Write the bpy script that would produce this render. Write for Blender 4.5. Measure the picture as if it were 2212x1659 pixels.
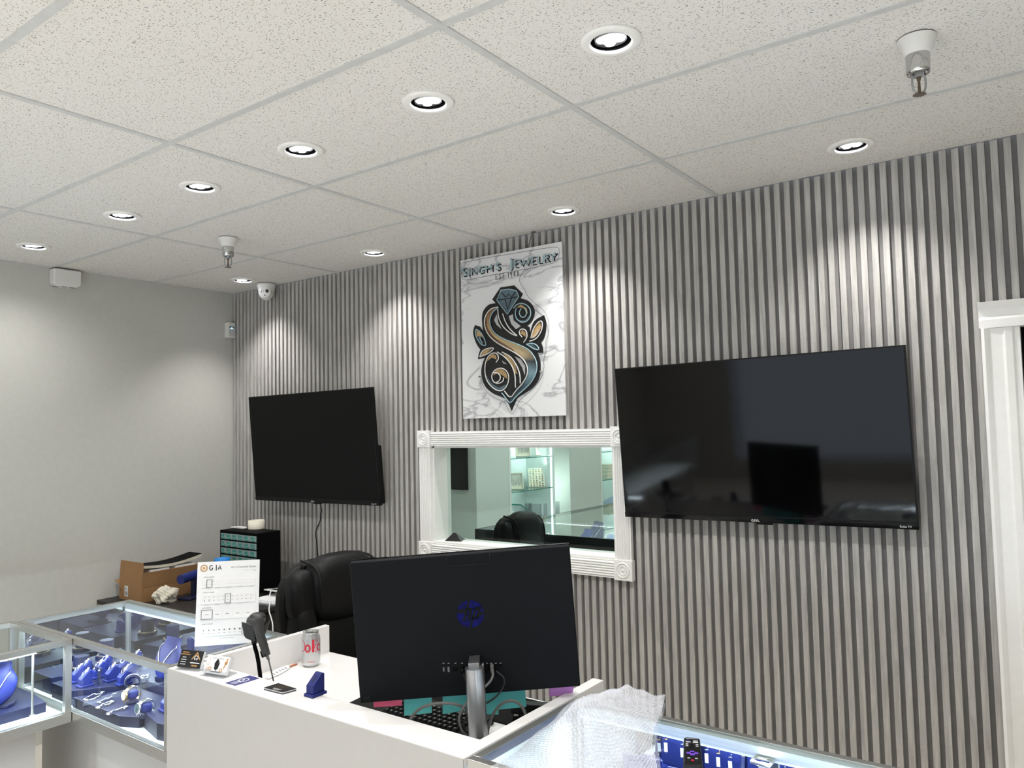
import bpy, bmesh, math, random
from mathutils import Vector, Matrix
random.seed(7)
for o in list(bpy.data.objects): bpy.data.objects.remove(o)
S = bpy.context.scene
C = S.collection
PI = math.pi
V = Vector
# ---------------------------------------------------------------- camera
CAMR = ((0.806815, 0.590417, -0.021394), (-0.05149, 0.034195, -0.998088), (-0.588556, 0.806374, 0.05799))
CAMP = V((4.74694, -3.18093, 1.70378))
FPX, W2, H2 = 1658.02, 1106.0, 829.5
cd = bpy.data.cameras.new('camera'); co = bpy.data.objects.new('camera', cd); C.objects.link(co)
cd.sensor_width = 36; cd.lens = FPX / 2212 * 36; cd.clip_start = 0.05
co.matrix_world = Matrix(((CAMR[0][0], -CAMR[1][0], -CAMR[2][0], CAMP.x), (CAMR[0][1], -CAMR[1][1], -CAMR[2][1], CAMP.y),
                          (CAMR[0][2], -CAMR[1][2], -CAMR[2][2], CAMP.z), (0, 0, 0, 1)))
S.camera = co
# ---------------------------------------------------------------- world, exposure, large lights
w = bpy.data.worlds.new('world'); S.world = w; w.use_nodes = True
w.node_tree.nodes['Background'].inputs[0].default_value = (0.75, 0.85, 1.0, 1)
w.node_tree.nodes['Background'].inputs[1].default_value = 0.6
S.view_settings.view_transform = 'Standard'; S.view_settings.look = 'None'
S.view_settings.exposure = 0.92; S.view_settings.gamma = 1.0
ZC = 2.69            # ceiling height
ROOM_X, ROOM_Y = 7.4, -6.6
P_ROW, P_WASH, P_STORE, P_BACK, P_DAY = 14, 21, 48, 17, 11
def area_light(name, loc, rot, sx, sy, power, col=(1, 1, 1)):
    l = bpy.data.lights.new(name, 'AREA'); l.shape = 'RECTANGLE'; l.size = sx; l.size_y = sy; l.energy = power; l.color = col
    o = bpy.data.objects.new(name, l); C.objects.link(o); o.location = loc; o.rotation_euler = rot
    return o
# daylight entering through the shopfront glazing behind the photographer
area_light('shopfront_daylight', (3.9, ROOM_Y - 0.12, 1.35), (PI / 2, 0, 0), 5.2, 2.1, P_DAY, (0.86, 0.93, 1.0))
def spot(loc, power, ang=150, blend=0.6, col=(1, 0.985, 0.965), rad=0.012, aim=(0, 0, -1)):
    l = bpy.data.lights.new('downlight_beam', 'SPOT'); l.energy = power; l.spot_size = math.radians(ang); l.spot_blend = blend
    l.color = col; l.shadow_soft_size = rad
    o = bpy.data.objects.new('downlight_beam', l); C.objects.link(o); o.location = loc
    o.rotation_euler = V(aim).to_track_quat('-Z', 'Y').to_euler()
    return o
# ---------------------------------------------------------------- pixel -> point helpers
def ray(u, v):
    a, b = (u - W2) / FPX, (v - H2) / FPX
    return V([CAMR[0][i] * a + CAMR[1][i] * b + CAMR[2][i] for i in range(3)])
def at(u, v, ax, val):
    d = ray(u, v); return CAMP + d * ((val - CAMP[ax]) / d[ax])
def atd(u, v, dep): return CAMP + ray(u, v) * dep
def atp(u, v, o, n):
    d = ray(u, v); return CAMP + d * ((o - CAMP).dot(n) / d.dot(n))
def frame(o, x, y):
    x = V(x).normalized(); z = x.cross(V(y)).normalized(); y = z.cross(x)
    return Matrix(((x.x, y.x, z.x, o[0]), (x.y, y.y, z.y, o[1]), (x.z, y.z, z.z, o[2]), (0, 0, 0, 1)))
def T(x, y, z): return Matrix.Translation((x, y, z))
def R(a, ax): return Matrix.Rotation(a, 4, ax)
# ---------------------------------------------------------------- materials
def lin(c):
    return tuple((x / 12.92 if x <= 0.04045 else ((x + 0.055) / 1.055) ** 2.4) for x in [k / 255 for k in c]) + (1,)
def mat(name, col, rough=0.5, metal=0.0, noise=0.06, nscale=30, bump=0.0, bscale=80, emit=0, coat=0.0, spec=0.5, ecol=None, stretch=None):
    m = bpy.data.materials.new(name); m.use_nodes = True; nt = m.node_tree; b = nt.nodes['Principled BSDF']
    c = lin(col); b.inputs['Roughness'].default_value = rough; b.inputs['Metallic'].default_value = metal
    b.inputs['Specular IOR Level'].default_value = spec; b.inputs['Coat Weight'].default_value = coat
    tc = nt.nodes.new('ShaderNodeTexCoord'); mp = nt.nodes.new('ShaderNodeMapping'); nt.links.new(tc.outputs['Object'], mp.inputs[0])
    if stretch: mp.inputs['Scale'].default_value = stretch
    n = nt.nodes.new('ShaderNodeTexNoise'); n.inputs['Scale'].default_value = nscale; n.inputs['Detail'].default_value = 4
    nt.links.new(mp.outputs[0], n.inputs[0])
    r = nt.nodes.new('ShaderNodeValToRGB'); e = r.color_ramp.elements
    e[0].position, e[1].position = 0.3, 0.7
    e[0].color = tuple(x * (1 - noise) for x in c[:3]) + (1,); e[1].color = tuple(min(1, x * (1 + noise)) for x in c[:3]) + (1,)
    nt.links.new(n.outputs[0], r.inputs[0]); nt.links.new(r.outputs[0], b.inputs['Base Color'])
    if bump:
        n2 = nt.nodes.new('ShaderNodeTexNoise'); n2.inputs['Scale'].default_value = bscale; n2.inputs['Detail'].default_value = 3
        nt.links.new(mp.outputs[0], n2.inputs[0])
        bu = nt.nodes.new('ShaderNodeBump'); bu.inputs['Strength'].default_value = bump; bu.inputs['Distance'].default_value = 0.003
        nt.links.new(n2.outputs[0], bu.inputs['Height']); nt.links.new(bu.outputs[0], b.inputs['Normal'])
    if emit:
        b.inputs['Emission Color'].default_value = lin(ecol or col); b.inputs['Emission Strength'].default_value = emit
    return m
def glass_mat(name, tint=(0.97, 0.99, 0.98), ior=1.45, rough=0.0, gain=1.0):
    m = bpy.data.materials.new(name); m.use_nodes = True; nt = m.node_tree; nt.nodes.clear()
    out = nt.nodes.new('ShaderNodeOutputMaterial'); mx = nt.nodes.new('ShaderNodeMixShader')
    t = nt.nodes.new('ShaderNodeBsdfTransparent'); t.inputs[0].default_value = tint + (1,)
    g = nt.nodes.new('ShaderNodeBsdfGlossy'); g.inputs['Roughness'].default_value = rough
    f = nt.nodes.new('ShaderNodeFresnel'); f.inputs[0].default_value = ior
    k = nt.nodes.new('ShaderNodeMath'); k.operation = 'MULTIPLY'; k.inputs[1].default_value = gain; k.use_clamp = True
    ge = nt.nodes.new('ShaderNodeNewGeometry'); iv = nt.nodes.new('ShaderNodeMath'); iv.operation = 'SUBTRACT'; iv.inputs[0].default_value = 1.0
    nt.links.new(ge.outputs['Backfacing'], iv.inputs[1]); k2 = nt.nodes.new('ShaderNodeMath'); k2.operation = 'MULTIPLY'
    nt.links.new(f.outputs[0], k.inputs[0]); nt.links.new(k.outputs[0], k2.inputs[0]); nt.links.new(iv.outputs[0], k2.inputs[1]); nt.links.new(k2.outputs[0], mx.inputs[0])
    nt.links.new(t.outputs[0], mx.inputs[1]); nt.links.new(g.outputs[0], mx.inputs[2]); nt.links.new(mx.outputs[0], out.inputs[0])
    return m
def film_mat(name, fac, col=(0.95, 0.96, 1.0), rough=0.06):
    m = bpy.data.materials.new(name); m.use_nodes = True; nt = m.node_tree; b = nt.nodes['Principled BSDF']
    b.inputs['Base Color'].default_value = col + (1,); b.inputs['Roughness'].default_value = rough
    out = nt.nodes['Material Output']; mx = nt.nodes.new('ShaderNodeMixShader'); t = nt.nodes.new('ShaderNodeBsdfTransparent')
    n = nt.nodes.new('ShaderNodeTexNoise'); n.inputs['Scale'].default_value = 25
    ma = nt.nodes.new('ShaderNodeMapRange'); ma.inputs[3].default_value = fac - 0.12; ma.inputs[4].default_value = fac + 0.12
    nt.links.new(n.outputs[0], ma.inputs[0]); nt.links.new(ma.outputs[0], mx.inputs[0])
    nt.links.new(t.outputs[0], mx.inputs[1]); nt.links.new(b.outputs[0], mx.inputs[2]); nt.links.new(mx.outputs[0], out.inputs[0])
    return m
def ceiling_mat():
    m = bpy.data.materials.new('fissured_ceiling_tile'); m.use_nodes = True; nt = m.node_tree; b = nt.nodes['Principled BSDF']
    b.inputs['Roughness'].default_value = 0.95; b.inputs['Specular IOR Level'].default_value = 0.1
    tc = nt.nodes.new('ShaderNodeTexCoord')
    mp = nt.nodes.new('ShaderNodeMapping'); mp.inputs['Scale'].default_value = (1.0, 1.6, 1); mp.inputs['Rotation'].default_value = (0, 0, 0.5)
    nw = nt.nodes.new('ShaderNodeTexNoise'); nw.inputs['Scale'].default_value = 40
    va = nt.nodes.new('ShaderNodeMixRGB'); va.blend_type = 'LINEAR_LIGHT'; va.inputs[0].default_value = 0.012
    nt.links.new(tc.outputs['Object'], va.inputs[1]); nt.links.new(nw.outputs['Color'], va.inputs[2]); nt.links.new(tc.outputs['Object'], nw.inputs[0])
    nt.links.new(va.outputs[0], mp.inputs[0])
    vo = nt.nodes.new('ShaderNodeTexVoronoi'); vo.inputs['Scale'].default_value = 108; vo.voronoi_dimensions = '2D'
    nt.links.new(mp.outputs[0], vo.inputs['Vector'])
    sep = nt.nodes.new('ShaderNodeSeparateColor'); nt.links.new(vo.outputs['Color'], sep.inputs[0])
    mu = nt.nodes.new('ShaderNodeMath'); mu.operation = 'MULTIPLY_ADD'; mu.inputs[1].default_value = 0.32; mu.inputs[2].default_value = -0.03
    nt.links.new(sep.outputs[0], mu.inputs[0])
    ls = nt.nodes.new('ShaderNodeMath'); ls.operation = 'LESS_THAN'
    nt.links.new(vo.outputs['Distance'], ls.inputs[0]); nt.links.new(mu.outputs[0], ls.inputs[1])
    mx = nt.nodes.new('ShaderNodeMixRGB'); mx.inputs[1].default_value = lin((233, 230, 225)); mx.inputs[2].default_value = lin((166, 162, 156))
    nt.links.new(ls.outputs[0], mx.inputs[0]); nt.links.new(mx.outputs[0], b.inputs['Base Color'])
    return m
def slat_mat():
    m = bpy.data.materials.new('grey_oak_slats'); m.use_nodes = True; nt = m.node_tree; b = nt.nodes['Principled BSDF']
    b.inputs['Roughness'].default_value = 0.45; b.inputs['Specular IOR Level'].default_value = 0.35
    tc = nt.nodes.new('ShaderNodeTexCoord'); mp = nt.nodes.new('ShaderNodeMapping'); mp.inputs['Scale'].default_value = (14, 14, 1.1)
    nt.links.new(tc.outputs['Object'], mp.inputs[0])
    n = nt.nodes.new('ShaderNodeTexNoise'); n.inputs['Scale'].default_value = 5; n.inputs['Detail'].default_value = 7; n.inputs['Distortion'].default_value = 0.6
    nt.links.new(mp.outputs[0], n.inputs[0])
    mp0 = nt.nodes.new('ShaderNodeMapping'); mp0.inputs['Rotation'].default_value = (0, 0.75, 0); nt.links.new(tc.outputs['Object'], mp0.inputs[0])
    mp2 = nt.nodes.new('ShaderNodeMapping'); mp2.inputs['Scale'].default_value = (4, 4, 36)
    nt.links.new(mp0.outputs[0], mp2.inputs[0])
    n2 = nt.nodes.new('ShaderNodeTexNoise'); n2.inputs['Scale'].default_value = 9; n2.inputs['Detail'].default_value = 2
    nt.links.new(mp2.outputs[0], n2.inputs[0])
    r = nt.nodes.new('ShaderNodeValToRGB'); e = r.color_ramp.elements
    e[0].position, e[1].position = 0.3, 0.72; e[0].color = lin((166, 163, 159)); e[1].color = lin((200, 197, 192))
    nt.links.new(n.outputs[0], r.inputs[0])
    mx = nt.nodes.new('ShaderNodeMixRGB'); mx.blend_type = 'MULTIPLY'; mx.inputs[0].default_value = 0.22
    r2 = nt.nodes.new('ShaderNodeValToRGB'); r2.color_ramp.elements[0].position = 0.4; r2.color_ramp.elements[1].position = 0.6
    r2.color_ramp.elements[0].color = (0.72, 0.72, 0.72, 1)
    nt.links.new(n2.outputs[0], r2.inputs[0]); nt.links.new(r.outputs[0], mx.inputs[1]); nt.links.new(r2.outputs[0], mx.inputs[2])
    nt.links.new(mx.outputs[0], b.inputs['Base Color'])
    bu = nt.nodes.new('ShaderNodeBump'); bu.inputs['Strength'].default_value = 0.25; bu.inputs['Distance'].default_value = 0.001
    nt.links.new(n2.outputs[0], bu.inputs['Height']); nt.links.new(bu.outputs[0], b.inputs['Normal'])
    return m
def marble_mat():
    m = bpy.data.materials.new('white_marble_print'); m.use_nodes = True; nt = m.node_tree; b = nt.nodes['Principled BSDF']
    b.inputs['Roughness'].default_value = 0.25
    tc = nt.nodes.new('ShaderNodeTexCoord'); mp = nt.nodes.new('ShaderNodeMapping'); mp.inputs['Rotation'].default_value = (0, 0.7, 0); mp.inputs['Scale'].default_value = (1, 1, 2.2)
    nt.links.new(tc.outputs['Object'], mp.inputs[0])
    n = nt.nodes.new('ShaderNodeTexNoise'); n.inputs['Scale'].default_value = 2.6; n.inputs['Detail'].default_value = 5; n.inputs['Distortion'].default_value = 1.2
    nt.links.new(mp.outputs[0], n.inputs[0])
    s1 = nt.nodes.new('ShaderNodeMath'); s1.operation = 'SUBTRACT'; s1.inputs[1].default_value = 0.5; nt.links.new(n.outputs[0], s1.inputs[0])
    ab = nt.nodes.new('ShaderNodeMath'); ab.operation = 'ABSOLUTE'; nt.links.new(s1.outputs[0], ab.inputs[0])
    r = nt.nodes.new('ShaderNodeValToRGB'); e = r.color_ramp.elements; e[0].position = 0.0; e[1].position = 0.035
    e[0].color = lin((176, 176, 178)); e[1].color = lin((234, 234, 234)); k = e.new(0.01); k.color = lin((205, 205, 207))
    nt.links.new(ab.outputs[0], r.inputs[0]); nt.links.new(r.outputs[0], b.inputs['Base Color'])
    return m
def band_mat():
    m = mat('gold_to_steel_print', (196, 164, 116), 0.35); nt = m.node_tree; b = nt.nodes['Principled BSDF']
    tc = nt.nodes.new('ShaderNodeTexCoord'); sx = nt.nodes.new('ShaderNodeSeparateXYZ'); nt.links.new(tc.outputs['Object'], sx.inputs[0])
    n = nt.nodes.new('ShaderNodeTexNoise'); n.inputs['Scale'].default_value = 9; nt.links.new(tc.outputs['Object'], n.inputs[0])
    ad = nt.nodes.new('ShaderNodeMath'); ad.operation = 'MULTIPLY_ADD'; ad.inputs[1].default_value = 0.06; nt.links.new(n.outputs[0], ad.inputs[0]); nt.links.new(sx.outputs[2], ad.inputs[2])
    r = nt.nodes.new('ShaderNodeValToRGB'); e = r.color_ramp.elements; e[0].position = 0.18; e[0].color = lin((52, 72, 82)); e[1].position = 0.62; e[1].color = lin((112, 84, 60))
    for p, c in ((.25, (120, 150, 160)), (.31, (58, 66, 70)), (.36, (196, 176, 138)), (.46, (206, 176, 124)), (.55, (150, 112, 76))): k = e.new(p); k.color = lin(c)
    nt.links.new(ad.outputs[0], r.inputs[0]); nt.links.new(r.outputs[0], b.inputs['Base Color']); return m
M = dict(
    bandart=band_mat(),
    ceil=ceiling_mat(), grid=mat('white_grid_bar', (208, 208, 206), 0.5), wall=mat('pale_grey_paint', (204, 203, 196), 0.8, noise=0.02, bump=0.35, bscale=140),
    slat=slat_mat(), slatback=mat('shaded_slat_backing', (128, 126, 124), 0.7), floor=mat('beige_vinyl_floor', (226, 220, 210), 0.35, noise=0.05, nscale=3),  # slat backing coloured darker to deepen the shade in the grooves
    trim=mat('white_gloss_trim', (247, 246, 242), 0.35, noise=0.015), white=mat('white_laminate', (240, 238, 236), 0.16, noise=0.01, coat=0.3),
    whitefront=mat('shaded_white_laminate', (188, 186, 183), 0.4, noise=0.01), dark=mat('black_plastic', (12, 13, 14), 0.42, noise=0.2, spec=0.25),  # whitefront: white laminate darkened, dimmer light on front faces put into its colour
    blackmatte=mat('matte_black', (6, 6, 6), 0.7, spec=0.1), screen=mat('black_gloss_screen', (3, 3, 4), 0.06, noise=0.0, spec=0.3),
    screenmatte=mat('black_matt_screen', (14, 15, 15), 0.6, noise=0.0, spec=0.15), chassis=mat('dark_slate_plastic', (18, 20, 23), 0.6, noise=0.05, spec=0.12),
    alu=mat('brushed_aluminium', (186, 186, 182), 0.32, 0.85, noise=0.08, nscale=12, stretch=(1, 30, 30)), alux=mat('brushed_aluminium_panel', (196, 205, 210), 0.4, 0.55, noise=0.1, nscale=10, stretch=(0.6, 30, 30)),
    darkalu=mat('dark_aluminium', (70, 74, 76), 0.35, 0.7), chrome=mat('chrome', (205, 205, 205), 0.08, 1.0, noise=0.02), steel=mat('satin_steel', (170, 172, 174), 0.3, 0.9),
    mirror=mat('mirror_door', (190, 196, 200), 0.02, 1.0, noise=0.0), glass=glass_mat('showcase_glass'), glassedge=mat('green_glass_edge', (60, 130, 118), 0.15),
    winglass=glass_mat('window_glass', (0.90, 0.955, 0.935), 1.45, 0.0, 0.55), shelfglass=glass_mat('shelf_glass', (0.86, 0.95, 0.93)),
    clear=glass_mat('clear_acrylic', (0.93, 0.94, 0.95), 1.5, 0.02, 1.3), deck=mat('white_case_deck', (236, 240, 244), 0.45, noise=0.01),
    led=mat('cool_led_strip', (225, 240, 255), 0.5, emit=6), ledsoft=mat('soft_led_strip', (225, 245, 245), 0.5, emit=1.2), lens=mat('led_lens', (240, 240, 255), 0.4, emit=9, ecol=(246, 246, 255)),
    blue=mat('royal_blue_leatherette', (15, 32, 108), 0.55, noise=0.08, bump=0.1, bscale=400), bluedark=mat('navy_leatherette', (18, 23, 60), 0.5, noise=0.06, bump=0.1, bscale=400),
    silver=mat('polished_silver', (225, 228, 232), 0.15, 1.0), gold=mat('polished_gold', (222, 190, 130), 0.2, 1.0), tag=mat('white_paper_tag', (244, 244, 246), 0.6),
    leather=mat('black_leather', (11, 11, 12), 0.5, noise=0.15, bump=0.25, bscale=260, spec=0.3), card=mat('brown_cardboard', (156, 117, 77), 0.8, noise=0.06, nscale=8),
    paper=mat('white_paper', (238, 238, 238), 0.6, noise=0.01), cream=mat('cream_foam', (226, 220, 202), 0.6), crumple=mat('crumpled_offwhite_paper', (214, 207, 190), 0.75, bump=0.6, bscale=60),
    wood=mat('dark_wood_veneer', (40, 36, 34), 0.45, noise=0.25, nscale=6, stretch=(2, 2, 40)), scan=mat('charcoal_plastic', (58, 58, 57), 0.42, noise=0.1), scanb=mat('dark_charcoal_plastic', (40, 40, 40), 0.45, noise=0.1), teal=mat('teal_plastic', (40, 140, 128), 0.3), drawer=mat('clear_grey_drawer', (138, 160, 156), 0.25, noise=0.15, nscale=60),
    bluecap=mat('bright_blue_plastic', (34, 132, 214), 0.4), ink=mat('black_ink', (18, 18, 20), 0.45, noise=0), greyink=mat('grey_ink', (120, 120, 122), 0.6, noise=0), lightink=mat('pale_grey_ink', (196, 196, 196), 0.6, noise=0),
    goldink=mat('gold_ink', (196, 146, 84), 0.4, noise=0.1), whiteink=mat('white_ink', (240, 240, 240), 0.5, noise=0), navyink=mat('navy_card', (46, 50, 118), 0.4), red=mat('red_ink', (214, 34, 62), 0.3, noise=0),
    can=mat('silver_can', (206, 207, 208), 0.28, 0.75, noise=0.02), noteT=mat('teal_sticky_note', (96, 200, 200), 0.7), noteP=mat('pink_sticky_note', (252, 110, 150), 0.7), noteV=mat('violet_sticky_note', (214, 146, 226), 0.7),
    cable=mat('grey_cable', (104, 104, 102), 0.5), cableb=mat('black_cable', (20, 20, 20), 0.5), cablew=mat('white_cable', (236, 236, 236), 0.4),
    wrap=film_mat('bubble_wrap_film', 0.20, (.86, .87, .9)), wrap2=film_mat('folded_bubble_wrap', 0.40, (.86, .87, .9)), marble=marble_mat(), neon=mat('white_neon_tube', (232, 230, 226), 0.3), neonb=mat('pale_blue_neon_tube', (166, 196, 204), 0.3),
    goldart=mat('gold_print', (196, 164, 116), 0.35, noise=0.2, nscale=6), steelart=mat('steel_blue_print', (92, 112, 122), 0.35, noise=0.25, nscale=8), brownart=mat('bronze_print', (112, 82, 60), 0.4, noise=0.25, nscale=8),
    panel=mat('pale_sage_panel', (206, 210, 202), 0.5, noise=0.02), niche=mat('white_niche', (236, 242, 240), 0.5, noise=0.01), tray=mat('ivory_tray', (232, 228, 208), 0.6), lav=mat('lavender_tray', (170, 176, 204), 0.5),
    purple=mat('purple_rubber', (104, 62, 190), 0.5), buttons=mat('grey_rubber_key', (200, 200, 206), 0.5), hpblue=mat('deep_blue_gloss', (8, 14, 84), 0.2, noise=0.6, nscale=40, spec=0.08), ledblue=mat('blue_led', (120, 200, 255), 0.4, emit=3),
    white2=mat('white_plastic', (232, 231, 226), 0.45, noise=0.01), sensor=mat('frosted_sensor_window', (206, 208, 206), 0.5), orange=mat('orange_print', (206, 128, 90), 0.6), bulb=mat('dark_brass', (110, 96, 84), 0.35, 0.7),
)
# ---------------------------------------------------------------- mesh builder
class G:
    def __init__(s): s.v = []; s.f = []; s.m = []; s.sm = []; s.X = Matrix.Identity(4)
    def add(s, vs, fs, mi=0, sm=False, X=None):
        b = len(s.v); X = s.X @ X if X is not None else s.X
        s.v += [X @ V(p) for p in vs]; s.f += [[b + i for i in f] for f in fs]; s.m += [mi] * len(fs); s.sm += [sm] * len(fs); return s
    def box(s, a, b, mi=0, X=None):
        (x0, y0, z0), (x1, y1, z1) = a, b
        vs = [(x0, y0, z0), (x1, y0, z0), (x1, y1, z0), (x0, y1, z0), (x0, y0, z1), (x1, y0, z1), (x1, y1, z1), (x0, y1, z1)]
        return s.add(vs, [(3, 2, 1, 0), (4, 5, 6, 7), (0, 1, 5, 4), (1, 2, 6, 5), (2, 3, 7, 6), (3, 0, 4, 7)], mi, False, X)
    def cbox(s, c, d, mi=0, X=None):
        return s.box([c[i] - d[i] / 2 for i in range(3)], [c[i] + d[i] / 2 for i in range(3)], mi, X)
    def lathe(s, prof, n=28, mi=0, X=None, sm=True, a0=0, a1=2 * PI):
        vs = []; fs = []; full = abs(a1 - a0 - 2 * PI) < 1e-6; k = n if full else n + 1; L = len(prof)
        for i in range(k):
            a = a0 + (a1 - a0) * i / n
            vs += [(r * math.cos(a), r * math.sin(a), z) for r, z in prof]
        for i in range(n):
            j = (i + 1) % k
            for q in range(L - 1): fs.append((i * L + q, j * L + q, j * L + q + 1, i * L + q + 1))
        return s.add(vs, fs, mi, sm, X)
    def cyl(s, p0, p1, r0, r1=None, n=16, mi=0, sm=True):
        r1 = r0 if r1 is None else r1; p0, p1 = V(p0), V(p1); d = p1 - p0
        X = Matrix.Translation(p0) @ d.to_track_quat('Z', 'Y').to_matrix().to_4x4(); L = d.length
        s.lathe([(r0, 0), (r1, L)], n, mi, X, sm)
        s.add([(r0 * math.cos(2 * PI * i / n), r0 * math.sin(2 * PI * i / n), 0) for i in range(n)], [list(range(n))[::-1]], mi, False, X)
        return s.add([(r1 * math.cos(2 * PI * i / n), r1 * math.sin(2 * PI * i / n), L) for i in range(n)], [list(range(n))], mi, False, X)
    def sph(s, c, r, n=16, mi=0, X=None, e=1.0):
        rx, ry, rz = (r, r, r) if not hasattr(r, '__len__') else r
        sp = lambda t: math.copysign(abs(t) ** e, t)
        vs = []; fs = []; h = n // 2
        for i in range(h + 1):
            p = PI * i / h - PI / 2
            for j in range(n):
                a = 2 * PI * j / n
                vs.append((c[0] + rx * sp(math.cos(p)) * sp(math.cos(a)), c[1] + ry * sp(math.cos(p)) * sp(math.sin(a)), c[2] + rz * sp(math.sin(p))))
        for i in range(h):
            for j in range(n): fs.append((i * n + j, i * n + (j + 1) % n, (i + 1) * n + (j + 1) % n, (i + 1) * n + j))
        return s.add(vs, fs, mi, True, X)
    def tube(s, pts, r, n=8, mi=0, closed=False, X=None, smooth=0):
        pts = [V(p) for p in pts]
        for _ in range(smooth):
            q = [] if closed else [pts[0]]
            L = len(pts)
            for i in range(L if closed else L - 1):
                a, b = pts[i], pts[(i + 1) % L]; q += [a * .75 + b * .25, a * .25 + b * .75]
            if not closed: q.append(pts[-1])
            pts = q
        L = len(pts); vs = []; fs = []; nrm = None
        for i in range(L):
            a = pts[i - 1] if (i or closed) else pts[i]; b = pts[(i + 1) % L] if (i < L - 1 or closed) else pts[i]
            t = (b - a); t = t.normalized() if t.length > 1e-9 else V((0, 0, 1))
            if nrm is None: nrm = t.orthogonal().normalized()
            nrm = (nrm - t * nrm.dot(t)); nrm = nrm.normalized() if nrm.length > 1e-6 else t.orthogonal().normalized()
            bn = t.cross(nrm)
            rr = r[i * (len(r) - 1) // max(1, L - 1)] if hasattr(r, '__len__') else r
            vs += [pts[i] + (nrm * math.cos(2 * PI * k / n) + bn * math.sin(2 * PI * k / n)) * rr for k in range(n)]
        for i in range(L if closed else L - 1):
            j = (i + 1) % L
            for k in range(n): fs.append((i * n + k, i * n + (k + 1) % n, j * n + (k + 1) % n, j * n + k))
        if not closed: fs += [list(range(n))[::-1], [(L - 1) * n + k for k in range(n)]]
        return s.add(vs, fs, mi, True, X)
    def torus(s, c, R_, r, n=28, k=8, mi=0, X=None):
        return s.tube([(c[0] + R_ * math.cos(2 * PI * i / n), c[1] + R_ * math.sin(2 * PI * i / n), c[2]) for i in range(n)], r, k, mi, True, X)
    def prism(s, pts, z0, z1, mi=0, X=None, side=None):
        n = len(pts); vs = [(p[0], p[1], z0) for p in pts] + [(p[0], p[1], z1) for p in pts]
        ar = sum(pts[i][0] * pts[(i + 1) % n][1] - pts[(i + 1) % n][0] * pts[i][1] for i in range(n))
        top = list(range(n, 2 * n)); bot = list(range(n))[::-1]
        sides = [(i, (i + 1) % n, n + (i + 1) % n, n + i) for i in range(n)]
        fs = [top, bot] + sides
        if ar < 0: fs = [f[::-1] for f in fs]
        return s.add(vs, fs, mi, False, X)
    def poly(s, pts, mi=0, X=None): return s.add(pts, [list(range(len(pts)))], mi, False, X)
    def text(s, str_, size, mi=0, X=None, cx=False, h=0.0):
        cu = bpy.data.curves.new('t', 'FONT'); cu.body = str_; cu.size = size; cu.extrude = h; cu.resolution_u = 3
        if cx: cu.align_x = 'CENTER'
        ob = bpy.data.objects.new('t', cu); C.objects.link(ob)
        me = bpy.data.meshes.new_from_object(ob.evaluated_get(bpy.context.evaluated_depsgraph_get()))
        s.add([v.co[:] for v in me.vertices], [list(p.vertices) for p in me.polygons], mi, False, X)
        bpy.data.objects.remove(ob); bpy.data.curves.remove(cu); bpy.data.meshes.remove(me); return s
    def build(s, name, mats, parent=None, bevel=0, loc=None, mtx=None, seg=2):
        me = bpy.data.meshes.new(name); me.from_pydata([tuple(p) for p in s.v], [], s.f); me.validate()
        mats = [mats] if isinstance(mats, str) else mats
        for k in mats: me.materials.append(M[k])
        if len(me.polygons) == len(s.m):
            me.polygons.foreach_set('material_index', s.m); me.polygons.foreach_set('use_smooth', s.sm)
        o = bpy.data.objects.new(name, me); C.objects.link(o)
        if parent: o.parent = parent
        if loc is not None: o.location = loc
        if mtx is not None: o.matrix_world = mtx
        if bevel:
            b = o.modifiers.new('bevel', 'BEVEL'); b.width = bevel; b.segments = seg; b.limit_method = 'ANGLE'; b.angle_limit = 0.6
        return o
def tag(o, label, cat, group=None, kind=None):
    o['label'] = label; o['category'] = cat
    if group: o['group'] = group
    if kind: o['kind'] = kind
    return o
def thing(name, label, cat, loc=(0, 0, 0), rz=0, group=None, mtx=None):
    o = bpy.data.objects.new(name, None); C.objects.link(o); o.empty_display_size = 0.05
    if mtx is not None: o.matrix_world = mtx
    else: o.location = loc; o.rotation_euler = (0, 0, rz)
    return tag(o, label, cat, group)
def struct(g, name, mats, **k):
    o = g.build(name, mats, **k); o['kind'] = 'structure'; return o
def kids(o): return [c for c in C.objects if c.parent == o]
def dup(o, loc, rz=None, label=None, group=None):
    def cp(a, par):
        c = a.copy(); C.objects.link(c); c.parent = par
        for q in kids(a): cp(q, c)
        return c
    r = cp(o, None); r.location = loc
    if rz is not None: r.rotation_euler = (0, 0, rz)
    if label: r['label'] = label
    if group: r['group'] = group
    return r
# ================================================================ SETTING
XJ, Y3, TX, TY = 1.1065, 0.5793, 1.2192, 0.6096
ROWX = [(0.475, -1.474), (1.356, -1.466), (1.982, -1.474), (2.614, -1.481), (3.224, -1.492), (3.837, -1.472)]
WASH = [(0.485, -0.248), (1.664, -0.228), (2.91, -0.237), (4.149, -0.263)]
g = G()
xs = [0] + [XJ + TX * i for i in range(6) if XJ + TX * i < ROOM_X] + [ROOM_X]
ys = [0] + [-Y3 - TY * i for i in range(11) if -Y3 - TY * i > ROOM_Y] + [ROOM_Y]
g.box((0, ROOM_Y, ZC + 0.004), (ROOM_X, 0, ZC + 0.022))
ceil = struct(g, 'ceiling', 'ceil')
cut = G()
for (x, y) in ROWX + WASH: cut.cyl((x, y, ZC - 0.1), (x, y, ZC + 0.1), 0.058, n=40)
cu = cut.build('cut', 'ceil')
bm_ = ceil.modifiers.new('b', 'BOOLEAN'); bm_.object = cu; bm_.operation = 'DIFFERENCE'; bm_.solver = 'EXACT'; bm_.use_self = False
me = bpy.data.meshes.new_from_object(ceil.evaluated_get(bpy.context.evaluated_depsgraph_get()))
ceil.modifiers.clear(); ceil.data = me; bpy.data.objects.remove(cu)
g = G(); t = 0.0115
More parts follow.
